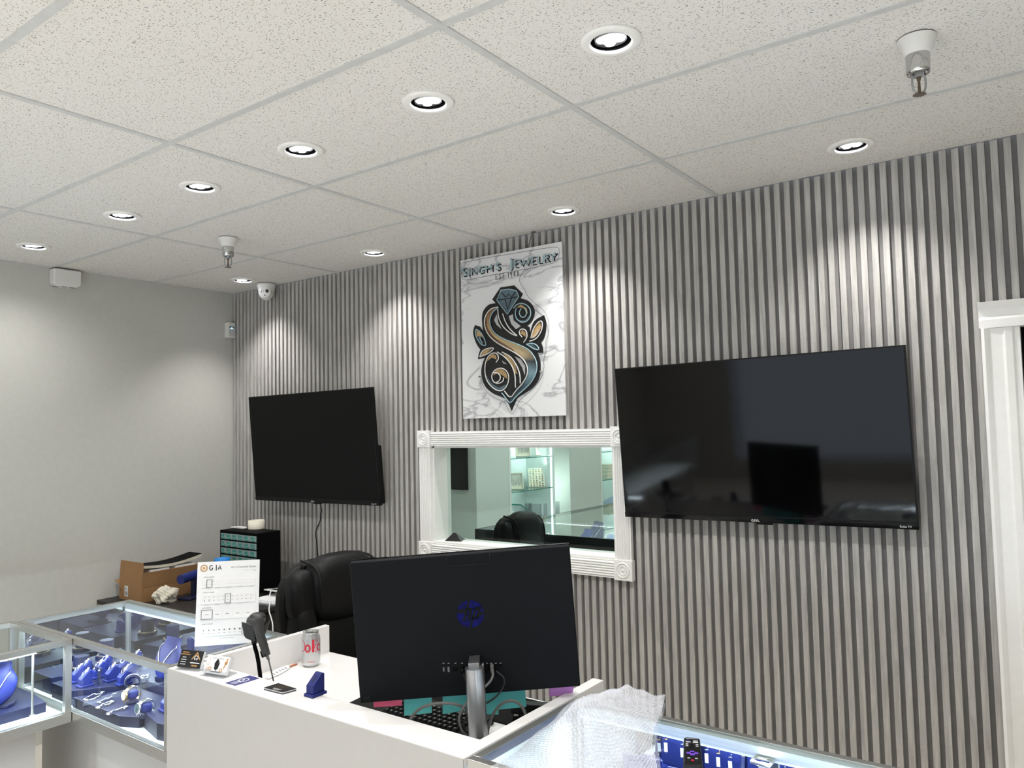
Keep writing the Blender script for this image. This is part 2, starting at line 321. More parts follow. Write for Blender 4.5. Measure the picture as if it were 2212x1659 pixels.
for x in xs[1:-1]: g.box((x - t, ROOM_Y, ZC), (x + t, -0.0, ZC + 0.006))
for y in ys[1:-1]:
    for i in range(len(xs) - 1): g.box((xs[i] + (t if i else 0), y - t, ZC + 0.0004), (xs[i + 1] - (t if i < len(xs) - 2 else 0), y + t, ZC + 0.006))
g.box((0, ROOM_Y, ZC), (0.022, 0, ZC + 0.006)); struct(g, 'trim_1', 'grid')
struct(G().box((-0.5, ROOM_Y - 0.1, -0.06), (ROOM_X + 0.1, 6.4, 0)), 'floor', 'floor')
struct(G().box((-0.1, ROOM_Y, 0), (0, 0.02, ZC + 0.02)), 'wall_left', 'wall')
struct(G().box((ROOM_X, ROOM_Y, 0), (ROOM_X + 0.1, 0.02, ZC + 0.02)), 'wall_right', 'wall')
g = G(); g.box((-0.1, ROOM_Y - 0.1, 0), (1.2, ROOM_Y, ZC)); g.box((6.6, ROOM_Y - 0.1, 0), (ROOM_X + .1, ROOM_Y, ZC))
g.box((1.2, ROOM_Y - 0.1, 0), (6.6, ROOM_Y, 0.25)); g.box((1.2, ROOM_Y - 0.1, 2.45), (6.6, ROOM_Y, ZC)); struct(g, 'wall_front', 'wall')
# slat feature wall
OX0, OX1, OZ0, OZ1 = 1.872, 3.008, 1.088, 1.618
DX0, DZ1 = 4.56, 2.06
g = G()
def wallseg(x0, x1, z0, z1): g.box((x0, 0.018, z0), (x1, 0.13, z1), 1)
ZU = ZC + .03
wallseg(-.05, OX0, 0, ZU); wallseg(OX0, OX1, 0, OZ0); wallseg(OX0, OX1, OZ1, ZU); wallseg(OX1, DX0, 0, ZU); wallseg(DX0, 5.6, DZ1, ZU); wallseg(5.6, ROOM_X, 0, ZU)
P, SW = 0.0402, 0.0222
i = 0; x = 0.012
while x < ROOM_X - 0.03:
    top = ZC + 0.003 - 0.005 * random.random() ** 2
    spans = [(0, top)]
    if x + SW > 1.80 and x < 3.08: spans = [(0, 1.02), (1.68, top)]
    if x + SW > 4.53 and x < 5.64: spans = [(2.08, top)]
    for z0, z1 in spans: g.box((x, 0.0, z0), (x + SW, 0.02, z1), 0)
    x += P
struct(g, 'wall_back', ['slat', 'slatback'])
# ceiling edge shadow gaps and the door casing
g = G()
def casing(z0, z1):
    prof = [(4.497, -0.006), (4.497, -0.030), (4.507, -0.036), (4.517, -0.030), (4.524, -0.024), (4.560, -0.020), (4.568, -0.026), (4.590, -0.022), (4.596, -0.014), (4.612, -0.014), (4.612, 0.10), (4.60, 0.10), (4.58, -0.003)]
    g.prism(prof, z0, z1)
casing(0, 2.02)
g.prism([(-0.006, 2.02), (-0.03, 2.02), (-0.03, 2.05), (-0.022, 2.06), (-0.026, 2.085), (-0.036, 2.095), (-0.044, 2.112), (-0.006, 2.112)], 0, 1.2, X=Matrix(((0, 0, 1, 4.492), (1, 0, 0, 0), (0, 1, 0, 0), (0, 0, 0, 1))))
struct(g, 'trim_2', 'trim', bevel=0.0015)
g = G(); g.box((4.612, 0.03, 0.0), (5.55, 0.07, 2.02)); g.box((4.64, 0.02, 0.3), (4.66, 0.032, 1.9)); d = struct(g, 'door_1', 'blackmatte')
# window casing, jamb, sill and glass
wn = bpy.data.objects.new('window_1', None); C.objects.link(wn); wn['kind'] = 'structure'
def fluted(a, b, c0, c1, horiz):
    """reeded casing strip between a..b along its length, c0..c1 across it"""
    n = 6; pts = [(c0, 0.0), (c0, -0.022)]
    wd = (c1 - c0 - 0.012) / n
    for k in range(n):
        s0 = c0 + 0.006 + k * wd
        for q in range(7):
            t_ = q / 6; pts.append((s0 + wd * t_, -0.020 - 0.007 * math.sin(PI * t_) ** 0.8))
    pts += [(c1, -0.022), (c1, 0.0)]
    X = Matrix(((0, 0, 1, 0), (0, 1, 0, 0), (1, 0, 0, 0), (0, 0, 0, 1))) if horiz else Matrix.Identity(4)
    return G().prism(pts, a, b, X=X)
CX0, CX1, CX2, CX3 = 1.790, 1.872, 3.008, 3.092
CZ0, CZ1, CZ2, CZ3 = 1.006, 1.088, 1.618, 1.696
for a, b, c0, c1, h in ((CZ1, CZ2, CX0, CX1, False), (CZ1, CZ2, CX2, CX3, False), (CX1, CX2, CZ0, CZ1, True), (CX1, CX2, CZ2, CZ3, True)):
    fluted(a, b, c0, c1, h).build('window_frame', 'trim', wn)
for cx in ((CX0 + CX1) / 2 - .001, (CX2 + CX3) / 2 + .001):
    for cz in ((CZ0 + CZ1) / 2, (CZ2 + CZ3) / 2):
        g = G(); hw = 0.0465
        g.prism([(-hw, -hw), (hw, -hw), (hw, hw), (-hw, hw)], 0, 0.031); pr = [(0.036, 0.031), (0.034, 0.036), (0.030, 0.036), (0.028, 0.029), (0.024, 0.029), (0.022, 0.035), (0.017, 0.035), (0.014, 0.028), (0.008, 0.028), (0.006, 0.035), (0, 0.037)]
        g.lathe(pr, 24); r = g.build('rosette', 'trim', wn, bevel=0.0015); r.matrix_world = frame((cx, 0.0, cz), (1, 0, 0), (0, 0, 1))
g = G(); g.box((OX0 - .001, -0.002, OZ0), (OX0 + .012, 0.135, OZ1)); g.box((OX1 - .012, -0.002, OZ0), (OX1 + .001, 0.135, OZ1)); g.box((OX0, -0.002, OZ1 - .012), (OX1, 0.135, OZ1 + .001)); g.build('window_jamb', 'trim', wn)
G().box((OX0, -0.018, OZ0 - .004), (OX1, 0.135, OZ0 + .012)).build('window_sill', 'trim', wn, bevel=0.002)
G().box((OX0 + .012, 0.106, OZ0 + .012), (OX1 - .012, 0.112, OZ1 - .012)).build('window_glass', 'winglass', wn)
# ================================================================ BACK ROOM
BY1 = 6.2
struct(G().box((-0.1, 0.02, 0), (0, BY1, ZC)), 'wall_side', 'panel')
struct(G().box((-0.1, BY1, 0), (5.7, BY1 + .1, ZC)), 'wall_rear', 'panel')
struct(G().box((5.6, 0.13, 0), (5.7, BY1, ZC)), 'wall_far', 'panel')
struct(G().box((-0.1, 0.13, ZC), (5.7, BY1, ZC + 0.05)), 'ceiling_rear', 'wall')
for p in ((1.6, 1.0), (3.2, 1.2), (1.7, 2.8), (3.4, 3.0), (1.7, 4.6), (3.4, 4.8)): spot((p[0], p[1], ZC - .03), P_BACK, 165, 0.5, (0.93, 1, 0.98), 0.03)
XF = 0.35
def shelf_unit(y0, y1, fr, label):
    t_ = thing('display_shelf_unit', label, 'shelving')
    g = G(); g.box((0, y0, 0), (XF, y0 + .03, ZC)); g.build('end_panel', 'panel', t_)
    G().box((XF - .02, y0 + .03, 0), (XF, y0 + fr, ZC)).build('front_panel', 'panel', t_)
    g = G(); g.box((0.0, y0 + .03, 0), (0.015, y1, ZC)); g.box((0.015, y0 + fr - .02, 0), (XF - .02, y0 + fr, ZC)); g.box((0.015, y1 - .03, 0), (XF, y1, ZC)); g.build('niche_lining', 'niche', t_)
    G().box((XF - .03, y0 + fr, 0), (XF + .004, y0 + fr + .03, ZC)).build('niche_edge', 'white2', t_)
    for z in (1.414, 1.09, 0.79):
        gl = G().box((0.02, y0 + fr + .03, z - .008), (XF - .01, y1 - .03, z)).build('glass_shelf', 'shelfglass', t_)
        G().box((XF - .0105, y0 + fr + .03, z - .008), (XF - .008, y1 - .03, z)).build('shelf_edge', 'glassedge', gl)
    G().box((XF - .028, y1 - .036, 0.3), (XF - .012, y1 - .03, ZC - .1)).build('led_strip', 'ledsoft', t_)
    al = area_light('shelf_led', (XF - .04, y1 - .05, 1.4), (PI / 2, 0, PI), 0.02, 2.0, 5, (0.88, 1, 1)); al.rotation_euler = V((-0.6, -1, 0)).to_track_quat('-Z', 'Z').to_euler()
    return t_
shelf_unit(2.262, 3.56, 0.50, 'lit white shelving niche with glass shelves holding jewellery trays, behind window')
shelf_unit(3.86, 5.6, 0.66, 'second lit shelving niche at right edge of window, stacked boxes inside')
# black screen on the end of the shelving unit
t_ = thing('narrow_screen', 'narrow black screen on pale panel seen at left through the window', 'screen', (0.075, 2.258, 1.155))
G().box((0, -0.03, 0), (0.185, 0, 0.75)).build('housing', 'dark', t_); G().box((0.006, -0.032, 0.02), (0.179, -0.030, 0.74)).build('screen', 'screen', t_)
def tray_at(u, v, zb, w_, h_, lean, kind, label, nm='jewellery_tray', off=0.20):
    p = at(u, v, 0, off); p.z = zb
    t_ = thing(nm, label, 'tray', (off, p.y, zb), -.8)
    X = R(-lean, 'Y') @ Matrix(((0, 0, 1, 0), (1, 0, 0, 0), (0, 1, 0, 0), (0, 0, 0, 1)))
    g = G(); g.X = X; g.box((-w_ / 2, 0, 0), (w_ / 2, h_, 0.012)); 
    if kind != 'rings':
        for q in ((-w_ / 2, 0, -w_ / 2 + .01, h_), (w_ / 2 - .01, 0, w_ / 2, h_), (-w_ / 2, 0, w_ / 2, .01), (-w_ / 2, h_ - .01, w_ / 2, h_)): g.box((q[0], q[1], 0.012), (q[2], q[3], 0.03))
    g.build('tray_body', 'tray', t_, bevel=.002)
    if kind == 'rings':
        for r_ in range(10):
            for c_ in range(5):
                g = G(); g.X = X; g.sph((-w_ / 2 + w_ * (c_ + .75) / 5.5, h_ * (r_ + .6) / 10.4, .014), (.008, .005, .004), 8); g.build('ring', random.choice(['gold', 'bulb', 'silver']), t_)
    else:
        for c_ in range(6):
            g = G(); g.X = X; xx = -w_ / 2 + w_ * (c_ + 1) / 7
            g.tube([(xx, h_ - .015, .02), (xx + .006, h_ * .5, .018), (xx + .01, .03, .02), (xx + .018, h_ * .5, .018), (xx + .02, h_ - .015, .02)], .0025, 6, smooth=2); g.build('necklace', 'silver', t_)
    return t_
tray_at(1160, 1045, 1.09, 0.17, 0.20, 0.32, 'rings', 'ivory tray pad with rows of rings on the middle glass shelf', 'ring_tray')
tray_at(1114, 1054, 1.09, 0.16, 0.17, 0.35, 'n', 'open necklace tray at left of middle glass shelf, beside ring pad')
tray_at(1130, 985, 1.414, 0.15, 0.17, 0.25, 'n', 'necklace tray at left of top glass shelf')
tray_at(1170, 983, 1.414, 0.13, 0.17, 0.25, 'n', 'necklace tray at right of top glass shelf')
p = at(1155, 1125, 0, .15)
g = G(); g.box((-.1, -.18, 0), (.1, .18, .004)); [g.box(*b) for b in (((-.1, -.18, 0), (-.096, .18, .13)), ((.096, -.18, 0), (.1, .18, .13)), ((-.1, -.18, 0), (.1, -.176, .13)), ((-.1, .176, 0), (.1, .18, .13)))]
tag(g.build('plastic_bin', 'clear', loc=(.17, p.y + .12, .79)), 'clear plastic bin on the lowest glass shelf behind window', 'bin')
g = G(); g.X = R(-.5, 'X'); g.box((-.1, -.13, 0), (.1, .13, .006)); g.box((.098, -.13, 0), (.104, .13, .012), 1); g.box((-.1, -.136, 0), (.1, -.13, .012), 1); g.box((-.1, .13, 0), (.1, .136, .012), 1)
tag(g.build('glass_plate', ['clear', 'glassedge'], loc=(.17, at(1128, 1100, 0, .2).y, .875)), 'loose glass plate with green edge leaning on lowest shelf behind window', 'glass plate')
yb = at(1311, 1015, 0, .2).y
for k in range(4):
    g = G(); g.box((-.11, -.16 - .01 * (3 - k), 0), (.11, .12 + .01 * (3 - k), .034)); g.box((-.112, -.162 - .01 * (3 - k), .034), (.112, .122 + .01 * (3 - k), .040))
    tag(g.build('flat_box', 'tray', loc=(.2, yb, 1.092 + .042 * k), bevel=.002), ['bottom', 'second lowest', 'second highest', 'topmost'][k] + ' flat ivory box of the stack on second niche shelf', 'box', 'flat ivory boxes stacked in the back room niche')
g = G(); g.prism([(0, 0), (.3, 0), (.3, .05)], -.1, .1, X=frame((0, 0, 0), (0, 1, 0), (0, 0, 1)))
tag(g.build('wedge_tray', 'lav', loc=(.2, at(1311, 1060, 0, .2).y, 0.792)), 'lavender wedge display on lower shelf of the second niche', 'tray')
# ================================================================ SHOWCASES
def showcase(name, label, x0, x1, y0, y1, open_, mirrors, frontdir, base_in, frame_m='alu', fascia=True, mats=None):
    """open_: sides glazed; mirrors: sides with mirrored doors"""
    t_ = thing(name, label, 'showcase')
    ZT, ZD, ZR = 0.965, 0.700, 0.664; a = 0.022
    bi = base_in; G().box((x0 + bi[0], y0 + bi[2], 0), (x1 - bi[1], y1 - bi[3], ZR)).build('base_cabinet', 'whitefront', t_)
    for z0, z1, nm in ((ZR, ZD, 'bottom_rail'), (ZT - a, ZT, 'top_rail')):
        g = G(); g.box((x0, y0, z0), (x1, y0 + a, z1)); g.box((x0, y1 - a, z0), (x1, y1, z1)); g.box((x0, y0 + a, z0), (x0 + a, y1 - a, z1)); g.box((x1 - a, y0 + a, z0), (x1, y1 - a, z1)); g.build(nm, frame_m, t_, bevel=.0012)
    for px, py in ((x0, y0), (x1 - a, y0), (x0, y1 - a), (x1 - a, y1 - a)): G().box((px, py, ZD), (px + a, py + a, ZT - a)).build('post', frame_m, t_, bevel=.001)
    G().box((x0 + a, y0 + a, ZD - .012), (x1 - a, y1 - a, ZD)).build('deck', 'deck', t_)
    G().box((x0 + a, y0 + a, ZT - .006), (x1 - a, y1 - a, ZT)).build('glass_top', 'glass', t_)
    side = dict(f=((x0 + a, y0 + .008, ZD), (x1 - a, y0 + .013, ZT - a)), b=((x0 + a, y1 - .013, ZD), (x1 - a, y1 - .008, ZT - a)), l=((x0 + .008, y0 + a, ZD), (x0 + .013, y1 - a, ZT - a)), r=((x1 - .013, y0 + a, ZD), (x1 - .008, y1 - a, ZT - a)))
    for s_ in open_: G().box(*side[s_]).build('glass_pane', 'glass', t_)
    for s_ in mirrors:
        o = G().box(*side[s_]).build('mirror_door', 'mirror', t_)
    return t_
CY0, CY1 = -1.82, -1.358
# left wing, running towards the photographer
wing = showcase('jewellery_showcase', 'glass showcase at left edge of photo holding a blue bust, nearest left', 1.215, 1.72, -4.2, CY0 - .002, 'lfbr', '', 'r', (.05, .085, .0, .085))
cs = showcase('jewellery_showcase', 'corner glass showcase beside white desk holding ring stands and watches', 1.238, 2.366, CY0, CY1, 'fr', 'bl', 'f', (.05, .0, .08, .0))
G().box((1.262, CY1 - .034, .925), (2.342, CY1 - .014, .957)).build('track_fascia', 'alux', cs)
rs = showcase('jewellery_showcase', 'glass showcase at bottom right under bubble wrap holding blue earring racks', 3.606, 5.6, CY0, CY1 + .012, 'flr', 'b', 'f', (.0, .05, .08, .0))
G().box((3.63, CY1 - .024, .928), (5.57, CY1 - .004, .957)).build('track_fascia', 'alux', rs)
for o, x0, x1 in ((cs, 1.27, 2.33), (rs, 3.64, 5.56)):
    G().box((x0, CY0 + .024, .944), (x1, CY0 + .034, .952)).build('led_strip', 'led', o)
    area_light('showcase_led', ((x0 + x1) / 2, CY0 + .03, .940), (0.5, 0, 0), x1 - x0, .012, (3.0 if o == cs else 2.4) * (x1 - x0), (0.80, 0.90, 1.0))
    area_light('showcase_led', ((x0 + x1) / 2, CY1 - .06, .940), (-0.15, 0, 0), x1 - x0, .012, 2.2 * (x1 - x0), (0.80, 0.90, 1.0))  # added back light without a strip, brightens the rear of the displays
G().box((1.688, -4.1, .944), (1.698, CY0 - .03, .952)).build('led_strip', 'led', wing)
area_light('showcase_led', (1.69, -2.9, .940), (0, 0.5, 0), .012, 2.2, 9, (0.80, 0.90, 1.0))
g = G(); g.cyl((1.66, -1.93, .70), (1.66, -1.93, .925), .004, n=10); g.cyl((1.66, -1.93, .70), (1.66, -1.93, .712), .009, n=10); g.box((1.655, -4.0, .925), (1.665, -1.92, .931)); g.build('shelf_bracket', 'alu', wing)
g = G(); p = at(1706, 1612, 2, .9); g.box((p.x - .008, -1.41, .70), (p.x + .008, -1.395, .93)); g.tube([(p.x - .02, -1.42, .935), (p.x + .02, -1.42, .935), (p.x + .02, -1.39, .935), (p.x - .02, -1.39, .935)], .005, 8, closed=True); g.build('shelf_standard', 'alu', rs)
# back room showcase (dark framed) seen through the window
t_ = showcase('jewellery_showcase', 'dark framed glass showcase seen through the window beyond black chair', 1.11, 2.7, 1.30, 3.6, 'lfr', '', 'f', (.0, .0, .0, .0), 'darkalu')
G().box((1.112, 1.292, .872), (2.69, 1.299, .966)).build('rear_band', 'darkalu', t_)
G().box((1.135, 1.36, .922), (2.67, 1.372, .952)).build('led_strip', 'led', t_)
area_light('showcase_led', (1.9, 1.38, .935), (0.6, 0, 0), 1.5, .02, 8, (0.85, 0.98, 1.0))
# ================================================================ CEILING FITTINGS
def downlight(x, y, label, yaw, tilt, group, power, ang):
    t_ = thing('recessed_light', label, 'ceiling light', (x, y, ZC), 0, group)
    G().lathe([(0.0525, 0.002), (0.0525, -0.003), (0.056, -0.0052), (0.074, -0.0042), (0.0785, -0.001), (0.0785, 0.0045), (0.0565, 0.0045)], 48).build('trim_ring', 'trim', t_)
    G().lathe([(0.0525, 0.003), (0.050, 0.03), (0.050, 0.06), (0.0, 0.06)], 40).build('baffle', 'blackmatte', t_)
    X = T(0, 0, 0.005) @ R(yaw, 'Z') @ R(tilt, 'X')
    g = G(); g.X = X; g.lathe([(0, 0.004), (0.036, 0.004), (0.041, -0.002), (0.0425, 0.02), (0.030, 0.040)], 36); lp = g.build('lamp_module', 'steel', t_)
    for k in range(4):
        a = PI / 4 + k * PI / 2
        g = G(); g.X = X @ T(0.0225 * math.cos(a), 0.0225 * math.sin(a), 0.0005); g.lathe([(0, -0.006), (0.012, -0.004), (0.0165, 0.002), (0.0165, 0.004)], 20); g.build('lens', 'lens', lp)
    spot((x, y, ZC - 0.006), power, ang, 1.0, rad=0.008)
    return t_
LB = ['recessed ceiling light farthest left, close to the left wall', 'recessed ceiling light second from left wall in the front row', 'recessed ceiling light third from left wall, above the left sprinkler', 'recessed ceiling light in front row, third nearest the camera', 'recessed ceiling light in front row, second nearest the camera', 'largest recessed ceiling light, nearest the camera at top']
for (x, y), l in zip(ROWX, LB): downlight(x, y, l, random.uniform(-.3, .3), 0.10, 'recessed lights in the front row', P_ROW * (.75 if x < 1 else 1), 150)
LB = ['recessed ceiling light beside the dome camera above left screen', 'recessed ceiling light by the slat wall between dome camera and marble sign', 'recessed ceiling light by the slat wall just right of marble sign', 'recessed ceiling light by the slat wall above large right television']
for (x, y), l in zip(WASH, LB): downlight(x, y, l, random.uniform(-.3, .3), 0.12, 'recessed lights washing the slat wall', P_WASH, 105)
for p in ((4.46, -1.48), (5.07, -1.48), (5.7, -1.48)): spot((p[0], p[1], ZC - .006), P_ROW * .6, 150, 1.0)  # unseen downlights added beyond the frame to brighten the right side
spot((5.39, -.25, ZC - .006), P_WASH * .6, 105, 1.0)  # unseen wash spot added to lift the right end of the wall
for y in (-2.95, -4.4, -5.8):
    for x in ((2.2, 3.45, 4.7, 6.0) if y > -4 else (1.0, 2.6, 4.2, 5.8)): spot((x, y, ZC - 0.006), P_STORE, 110, 1.0, rad=0.03)
def sprinkler(x, y, label, rz):
    t_ = thing('fire_sprinkler', label, 'sprinkler', (x, y, ZC), rz, 'fire sprinklers')
    G().lathe([(0.046, 0.0), (0.0455, -0.004), (0.036, -0.030), (0.030, -0.044), (0.029, -0.044), (0.029, -0.03)], 36).build('escutcheon', 'white2', t_)
    G().lathe([(0.029, -0.035), (0.0285, -0.085), (0.026, -0.093), (0.016, -0.093), (0.014, -0.085), (0, -0.085)], 36).build('sleeve', 'chrome', t_)
    g = G(); g.cyl((0, 0, -.085), (0, 0, -.102), .0115, .009, 6, sm=False)
    for s_ in (-1, 1): g.tube([(s_ * .008, 0, -.095), (s_ * .0165, 0, -.102), (s_ * .0165, 0, -.128), (s_ * .012, 0, -.140), (0, 0, -.146)], .0028, 8, smooth=1)
    g.build('frame', 'steel', t_)
    g = G(); g.cyl((0, 0, -.100), (0, 0, -.112), .006, .004); g.cyl((0, 0, -.112), (0, 0, -.144), .003, .004); g.build('heat_link', 'bulb', t_)
    g = G(); n = 12; pts = []
    for k in range(n * 2):
        r_ = .017 if k % 2 == 0 else .0125; pts.append((r_ * math.cos(PI * k / n), r_ * math.sin(PI * k / n)))
    g.prism(pts, -.1485, -.147); g.build('deflector', 'bulb', t_); return t_
sprinkler(4.468, -0.986, 'white and chrome fire sprinkler hanging at upper right, nearest camera', 0.5)
sprinkler(1.357, -0.934, 'white and chrome fire sprinkler hanging at left, far from camera', 0.9)
# turret camera
t_ = thing('security_camera', 'white turret security camera on ceiling beside slat wall', 'camera', (0.49, -0.075, ZC))
G().lathe([(0, 0), (0.062, 0), (0.062, -0.010), (0.058, -0.018), (0.052, -0.045), (0.046, -0.055), (0, -0.055)], 36).build('base', 'white2', t_)
g = G(); g.sph((0, 0, -.06), .047, 28); g.build('ball', 'white2', t_)
fd = (CAMP - V((0.49, -0.075, ZC - .06))).normalized(); fd = (fd + V((-.25, -.05, -.25))).normalized()
X = Matrix.Translation((0, 0, -.06)) @ frame((0, 0, 0), V((0, 0, 1)).cross(fd), V((0, 0, 1)))
g = G(); g.X = X; g.lathe([(0.041, 0.026), (0.040, 0.046), (0.036, 0.049), (0, 0.049)], 32); fp = g.build('face_plate', 'white2', t_)
for sx, mm in ((-.016, 'chrome'), (.016, 'ink')):
    g = G(); g.X = X @ T(sx, .006, 0.0492); g.lathe([(.011, 0), (.0105, .0012), (.006, .0012), (.005, .0004), (0, .0004)], 20); g.build('lens', mm, fp)
g = G(); g.X = X @ T(.001, -.022, .0492); g.lathe([(.004, 0), (.0035, .001), (0, .001)], 14); g.build('sensor_dot', 'ink', fp)
# wall alarm box
t_ = thing('alarm_box', 'small white box high on left wall under the ceiling', 'alarm', (0.0, -1.125, 2.628))
g = G(); g.prism([(-.075, -.03), (-.05, -.045), (.05, -.045), (.075, -.03), (.075, .055), (-.075, .055)], 0, .065, X=Matrix(((0, 0, 1, 0), (1, 0, 0, 0), (0, 1, 0, 0), (0, 0, 0, 1)))); g.build('housing', 'white2', t_, bevel=.006)
g = G()
for yy, zz in ((-.05, .02), (-.012, .05), (.03, .05)): g.box((zz - .01, yy - .014, -.0465), (zz + .006, yy + .014, -.0448))
g.build('vent_slot', 'greyink', t_)
# motion sensor
t_ = thing('motion_sensor', 'small white motion sensor with blue light in wall corner', 'sensor', (0.0, -0.033, 2.376), 0)
X = Matrix(((0, 0, 1, 0), (1, 0, 0, 0), (0, 1, 0, 0), (0, 0, 0, 1)))
g = G(); g.prism([(-.03, .004), (-.026, 0), (.026, 0), (.03, .004), (.03, .104), (.026, .108), (-.026, .108), (-.03, .104)], 0, .042, X=X); g.build('housing', 'white2', t_, bevel=.004)
g = G(); g.box((.042, -.022, .014), (.046, .022, .056)); g.build('sensor_window', 'sensor', t_, bevel=.002)
g = G(); g.box((.042, -.020, .070), (.0435, .020, .080)); g.build('logo_strip', 'greyink', t_)
g = G(); g.sph((.043, 0, .068), (.002, .007, .004), 10); g.build('indicator_light', 'ledblue', t_)
# ================================================================ TELEVISIONS
def tv(label, TL, TR, BL, BR, dt, db, scr, name='television'):
    a, b, c, d = at(*TL, 1, -dt), at(*TR, 1, -dt), at(*BL, 1, -db), at(*BR, 1, -db)
    ex = ((b - a) + (d - c)).normalized(); cen = (a + b + c + d) / 4; ey = ((a - c) + (b - d)).normalized()
    wd = ((b - a).length + (d - c).length) / 2; h = ((a - c).length + (b - d).length) / 2
    X = frame(cen, ex, ey); hw, hh = wd / 2, h / 2
    t_ = thing(name, label, 'television', mtx=X)
    g = G(); g.box((-hw, -hh, -.028), (hw, hh, -.003)); g.build('bezel', 'dark', t_, bevel=.002)
    g = G(); g.box((-hw + .006, -hh + .027, -.004), (hw - .006, hh - .006, -.0022)); g.build('screen', scr, t_)
    g = G(); g.box((-hw, -hh, -.004), (hw, -hh + .022, -.0005)); ch = g.build('chin', 'screen' if scr == 'screen' else 'dark', t_, bevel=.001)
    g = G(); g.text('onn.', .020, X=T(0, -hh + .004, .0002), cx=True); g.build('logo', 'whiteink', ch)
    g = G(); g.text('Roku TV', .011, X=T(hw - .062, -hh + .006, .0002)); g.build('lettering', 'whiteink', ch)
    g = G(); g.prism([(-.03, -.008), (.03, -.008), (.036, 0), (-.036, 0)], -.016, -.004, X=T(.035, -hh, 0)); g.build('infrared_bump', 'dark', t_)
    g = G(); g.box((-hw * .9, -hh + .004, -.062), (hw * .985, -hh + .34, -.028)); g.build('rear_housing', 'dark', t_, bevel=.008)
    z0 = -.062; zw = -(dt + db) / 2
    g = G(); g.box((-.2, -.16, -.040), (.2, .16, -.028)); g.box((-.07, -.1, zw + .018), (.07, .1, -.038)); g.build('wall_bracket', 'blackmatte', t_)
    return t_, X, hw, hh
tL = tv('large flat television with matt black screen on slat wall at left', (538, 857), (802, 837), (549, 1081), (818, 1092), .155, .105, 'screenmatte')
tR = tv('large glossy black flat television mounted right of the window', (1327, 796), (1957, 745), (1350, 1117), (1983, 1144), .125, .075, 'screen')
g = G(); g.tube([at(u, v, 1, -d) for u, v, d in ((690, 1080, .06), (693, 1093, .03), (695, 1103, .012), (692, 1112, .006), (692, 1126, .006), (680, 1150, .006), (684, 1168, .006), (686, 1196, .006), (690, 1260, .006))], .0032, 8, smooth=2)
tag(g.build('power_cord', 'cableb'), 'thin black cord hanging from left television down slat wall', 'cord')
# ================================================================ MARBLE SIGN
SY = -0.030
def sp(cx, cy, d=0.0):
    p = at(960 + cx / 3.857, 500 + cy / 3.857, 1, SY - d); return p
A = at(993, 564, 1, SY); B = at(1212, 521, 1, SY); Cc = at(1002, 905, 1, SY); D = at(1223, 897, 1, SY)
x0, x1 = (A.x + Cc.x) / 2, (B.x + D.x) / 2; z0, z1 = (Cc.z + D.z) / 2, (A.z + B.z) / 2
sg = thing('wall_sign', 'tall white marble sign with black and gold S emblem on slat wall', 'sign', (x0, SY, z0))
def loc(p): return (p.x - x0, p.y - SY, p.z - z0)
G().box((0, 0, 0), (x1 - x0, .010, z1 - z0)).build('board', 'marble', sg, bevel=.001)
g = G()
for px in (.1, x1 - x0 - .1):
    for pz in (.12, z1 - z0 - .12): g.cyl((px, .010, pz), (px, .030, pz), .008)
g.build('standoff', 'steel', sg)
def soft(pl):
    pl = [V((a, b)) for a, b in pl]; n = len(pl); out = []
    shp = [(pl[i] - pl[i - 1]).angle(pl[(i + 1) % n] - pl[i], 0) > .6 for i in range(n)]
    for i in range(n):
        p0, p1, p2, p3 = pl[i - 1], pl[i], pl[(i + 1) % n], pl[(i + 2) % n]
        m1 = (p2 - p1) * .5 if shp[i] else (p2 - p0) * .5; m2 = (p2 - p1) * .5 if shp[(i + 1) % n] else (p3 - p1) * .5
        for k in range(4):
            t = k / 4; out.append(p1 * (2 * t ** 3 - 3 * t * t + 1) + m1 * (t ** 3 - 2 * t * t + t) + p2 * (-2 * t ** 3 + 3 * t * t) + m2 * (t ** 3 - t * t))
    return [(p.x, p.y) for p in out]
def flat(name, polys, d0, d1, m):
    for pl in polys:
        g = G(); pts = [loc(sp(a, b)) for a, b in (soft(pl) if len(pl) > 6 else pl)]
        g.prism([(p[0], p[2]) for p in pts], d0, d1, X=Matrix(((1, 0, 0, 0), (0, 0, -1, 0), (0, 1, 0, 0), (0, 0, 0, 1))))
        g.build(name, m, sg)
sil = [(470, 467), (583, 450), (655, 520), (636, 558), (690, 575), (732, 610), (755, 665), (745, 720), (722, 762), (692, 785), (712, 800), (718, 850), (735, 780), (765, 735), (832, 697), (850, 760), (848, 830), (832, 890), (806, 925), (822, 965), (826, 1012), (776, 1010), (795, 1055), (803, 1110), (800, 1180), (780, 1250), (730, 1310), (660, 1355), (610, 1390), (590, 1430), (563, 1497), (540, 1440), (515, 1395), (470, 1375), (410, 1350), (350, 1300), (318, 1230), (310, 1160), (325, 1090), (342, 1052), (283, 1065), (290, 1020), (303, 985), (272, 940), (250, 880), (243, 830), (258, 780), (300, 795), (326, 832), (318, 770), (318, 700), (335, 650), (375, 610), (430, 598), (402, 567)]
flat('emblem', [sil], .0005, .004, 'ink')
flat('emblem_window', [[(440, 690), (452, 760), (482, 815), (440, 780), (418, 740)], [(540, 705), (575, 690), (580, 740), (640, 790), (600, 815), (560, 770)], [(590, 1040), (640, 1065), (678, 1120), (675, 1200), (650, 1130)], [(482, 1075), (525, 1105), (495, 1100)]], .004, .0044, 'lightink')
